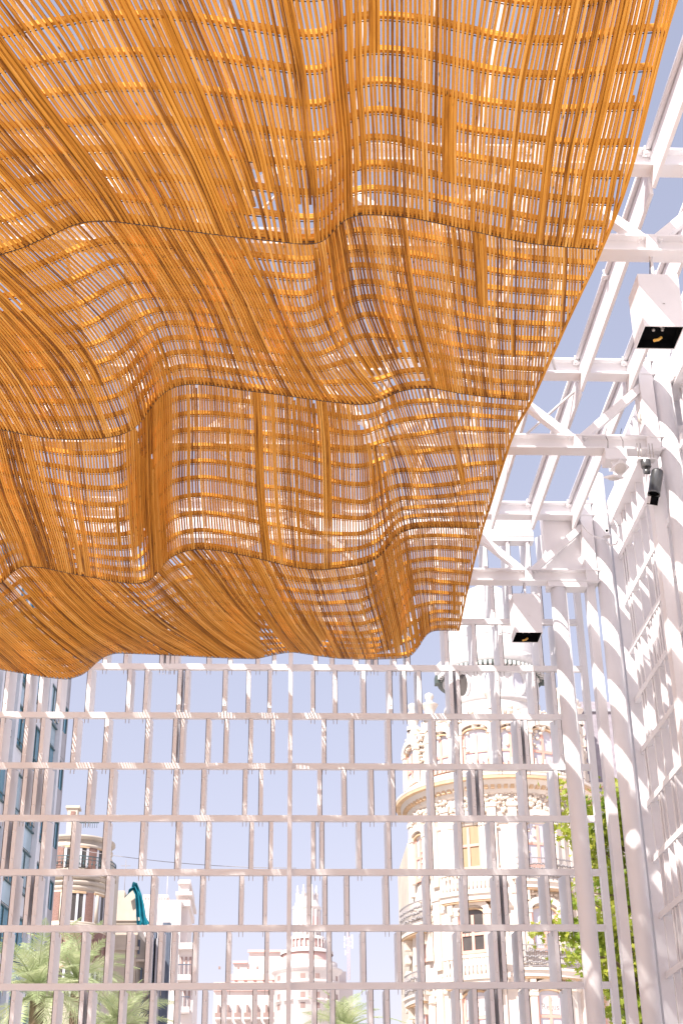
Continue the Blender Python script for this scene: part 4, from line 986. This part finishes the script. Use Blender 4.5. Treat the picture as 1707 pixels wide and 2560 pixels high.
# ------------------------------------------------------------------ palms
def frond_mesh(seed, L=2.6):
    rs = random.Random(seed); m_ = MB(); n = 26; P = []
    for i in range(n+1):
        t = i/n; P.append(Vector((L*(.93*t), 0, L*(.42*t-.72*t*t))))
    m_.tube(P, [.028*(1-.85*i/n)+.004 for i in range(n+1)], 5, False)
    for i in range(2, n*2):
        t = i/(n*2); j = t*n; a = int(j); p = P[a].lerp(P[min(n, a+1)], j-a); tg = (P[min(n, a+1)]-P[max(0, a-1)]).normalized()
        ll = .62*L/2.6*math.sin(math.pi*(.12+.86*t))*rs.uniform(.85, 1.1)
        for s in (-1, 1):
            d = (tg*.75+Vector((0, s, .30-.5*t))+Vector((rs.gauss(0, .07), rs.gauss(0, .07), rs.gauss(0, .07)))).normalized()
            e = p+d*ll+Vector((0, 0, -.10*ll)); w = tg*.020
            mid = p.lerp(e, .5)+Vector((0, 0, .03))
            m_.add([p-w*.5, p+w*.5, mid+w, mid-w, e], [(0, 1, 2, 3), (3, 2, 4)])
    me = m_.mesh('frond', False); me.materials.append(M_palm); return me
FRONDS = [frond_mesh(s) for s in (1, 2, 3, 4)]
def palm(px, py, Y, sc, label, n=34, seed=0):
    rs = random.Random(seed); c = at(px, py, Y)
    t = thing('palm_tree', label, 'palm tree', (c.x, c.y, 0), 0, 'palm trees behind the screen')
    MB().tube([(0, 0, 0), (.05, 0, c.z*.5), (0, 0, c.z)], [.24*sc, .2*sc, .24*sc], 12).obj('trunk', M_bark, t)
    for i in range(n):
        f = link('frond', FRONDS[i % 4], t, (0, 0, c.z+rs.uniform(-.1, .15)))
        el = R(80-120*(i/n)**.85)+rs.gauss(0, .1)
        f.rotation_euler = (rs.gauss(0, .25), -el, i*2.39996+rs.gauss(0, .15)); s = sc*rs.uniform(.8, 1.1); f.scale = (s, s, s)
palm(95, 2490, 34, .7, 'leafy palm at the lower left in front of the office block', 34, 5)
palm(195, 2460, 38, .7, 'palm in front of the brick bay house, crown highest at left', 34, 6)
palm(290, 2580, 36, .62, 'low palm right of the others at the bottom left', 30, 8)
palm(860, 2590, 62, .95, 'pale palm crown at the bottom centre beside the towered building', 34, 9)

# ------------------------------------------------------------------ plane tree behind the columns
def leaf_poly():
    pts = []
    for i, (a, r) in enumerate(((-90, .12), (-50, .52), (-28, .36), (-2, .85), (22, .45), (48, .82), (68, .5), (90, 1.05), (112, .5), (132, .82), (158, .45), (182, .85), (208, .36), (230, .52))):
        pts.append((r*C_(R(a)), r*S_(R(a))+.1))
    return pts
LP = leaf_poly()
def tree(px, py, Y, rx, rz, nleaf, label, seed, lo=.095):
    rs = random.Random(seed); c = at(px, py, Y)
    t = thing('plane_tree', label, 'tree', (c.x, c.y, 0))
    tr = MB(); tr.tube([(0.3, .2, 0), (.2, .1, c.z*.4), (0, 0, c.z*.75), (.1, .1, c.z+rz*.5)], [.26, .21, .15, .05], 10)
    tips = []
    for i in range(46):
        a = rs.uniform(0, 6.28); z0 = c.z+rs.uniform(-rz*.9, rz*.6); ln = rx*rs.uniform(.45, 1.0)*math.sqrt(max(.1, 1-((z0-c.z)/rz)**2))
        b = Vector((ln*C_(a), ln*S_(a)*.8, z0+rs.uniform(-.1, .5))); s0 = Vector((0, 0, z0-rs.uniform(.2, .7)))
        mid = s0.lerp(b, .5)+Vector((rs.gauss(0, .1), rs.gauss(0, .1), rs.uniform(0, .25)))
        tr.tube([s0, mid, b], [.045, .028, .010], 6); tips.append((s0, mid, b))
    tr.obj('trunk', M_bark, t)
    cr = MB()
    for i in range(nleaf):
        s0, mid, b = rs.choice(tips); u = rs.uniform(.25, 1.08)
        p = (s0.lerp(mid, u*2) if u < .5 else mid.lerp(b, u*2-1))+Vector((rs.gauss(0, .17), rs.gauss(0, .17), rs.gauss(-.05, .16)))
        s = lo*rs.uniform(.6, 1.25)
        Mx = Matrix.Translation(p) @ Matrix.Rotation(rs.uniform(0, 6.28), 4, 'Z') @ Matrix.Rotation(rs.gauss(-.9, .5), 4, 'X') @ Matrix.Rotation(rs.gauss(0, .5), 4, 'Y') @ Matrix.Scale(s, 4)
        vs_ = [Mx @ Vector((x, y, .18*(abs(x)-.3))) for (x, y) in LP]; cc_ = Mx @ Vector((0, .12, 0)); n = len(vs_)
        cr.add([cc_]+vs_, [(0, i+1, (i+1) % n+1) for i in range(n)])
    cr.obj('crown', M_leaf, t, False)
tree(1600, 2220, 27, 2.2, 2.7, 11000, 'green plane tree with lobed leaves behind the right hand columns', 3)
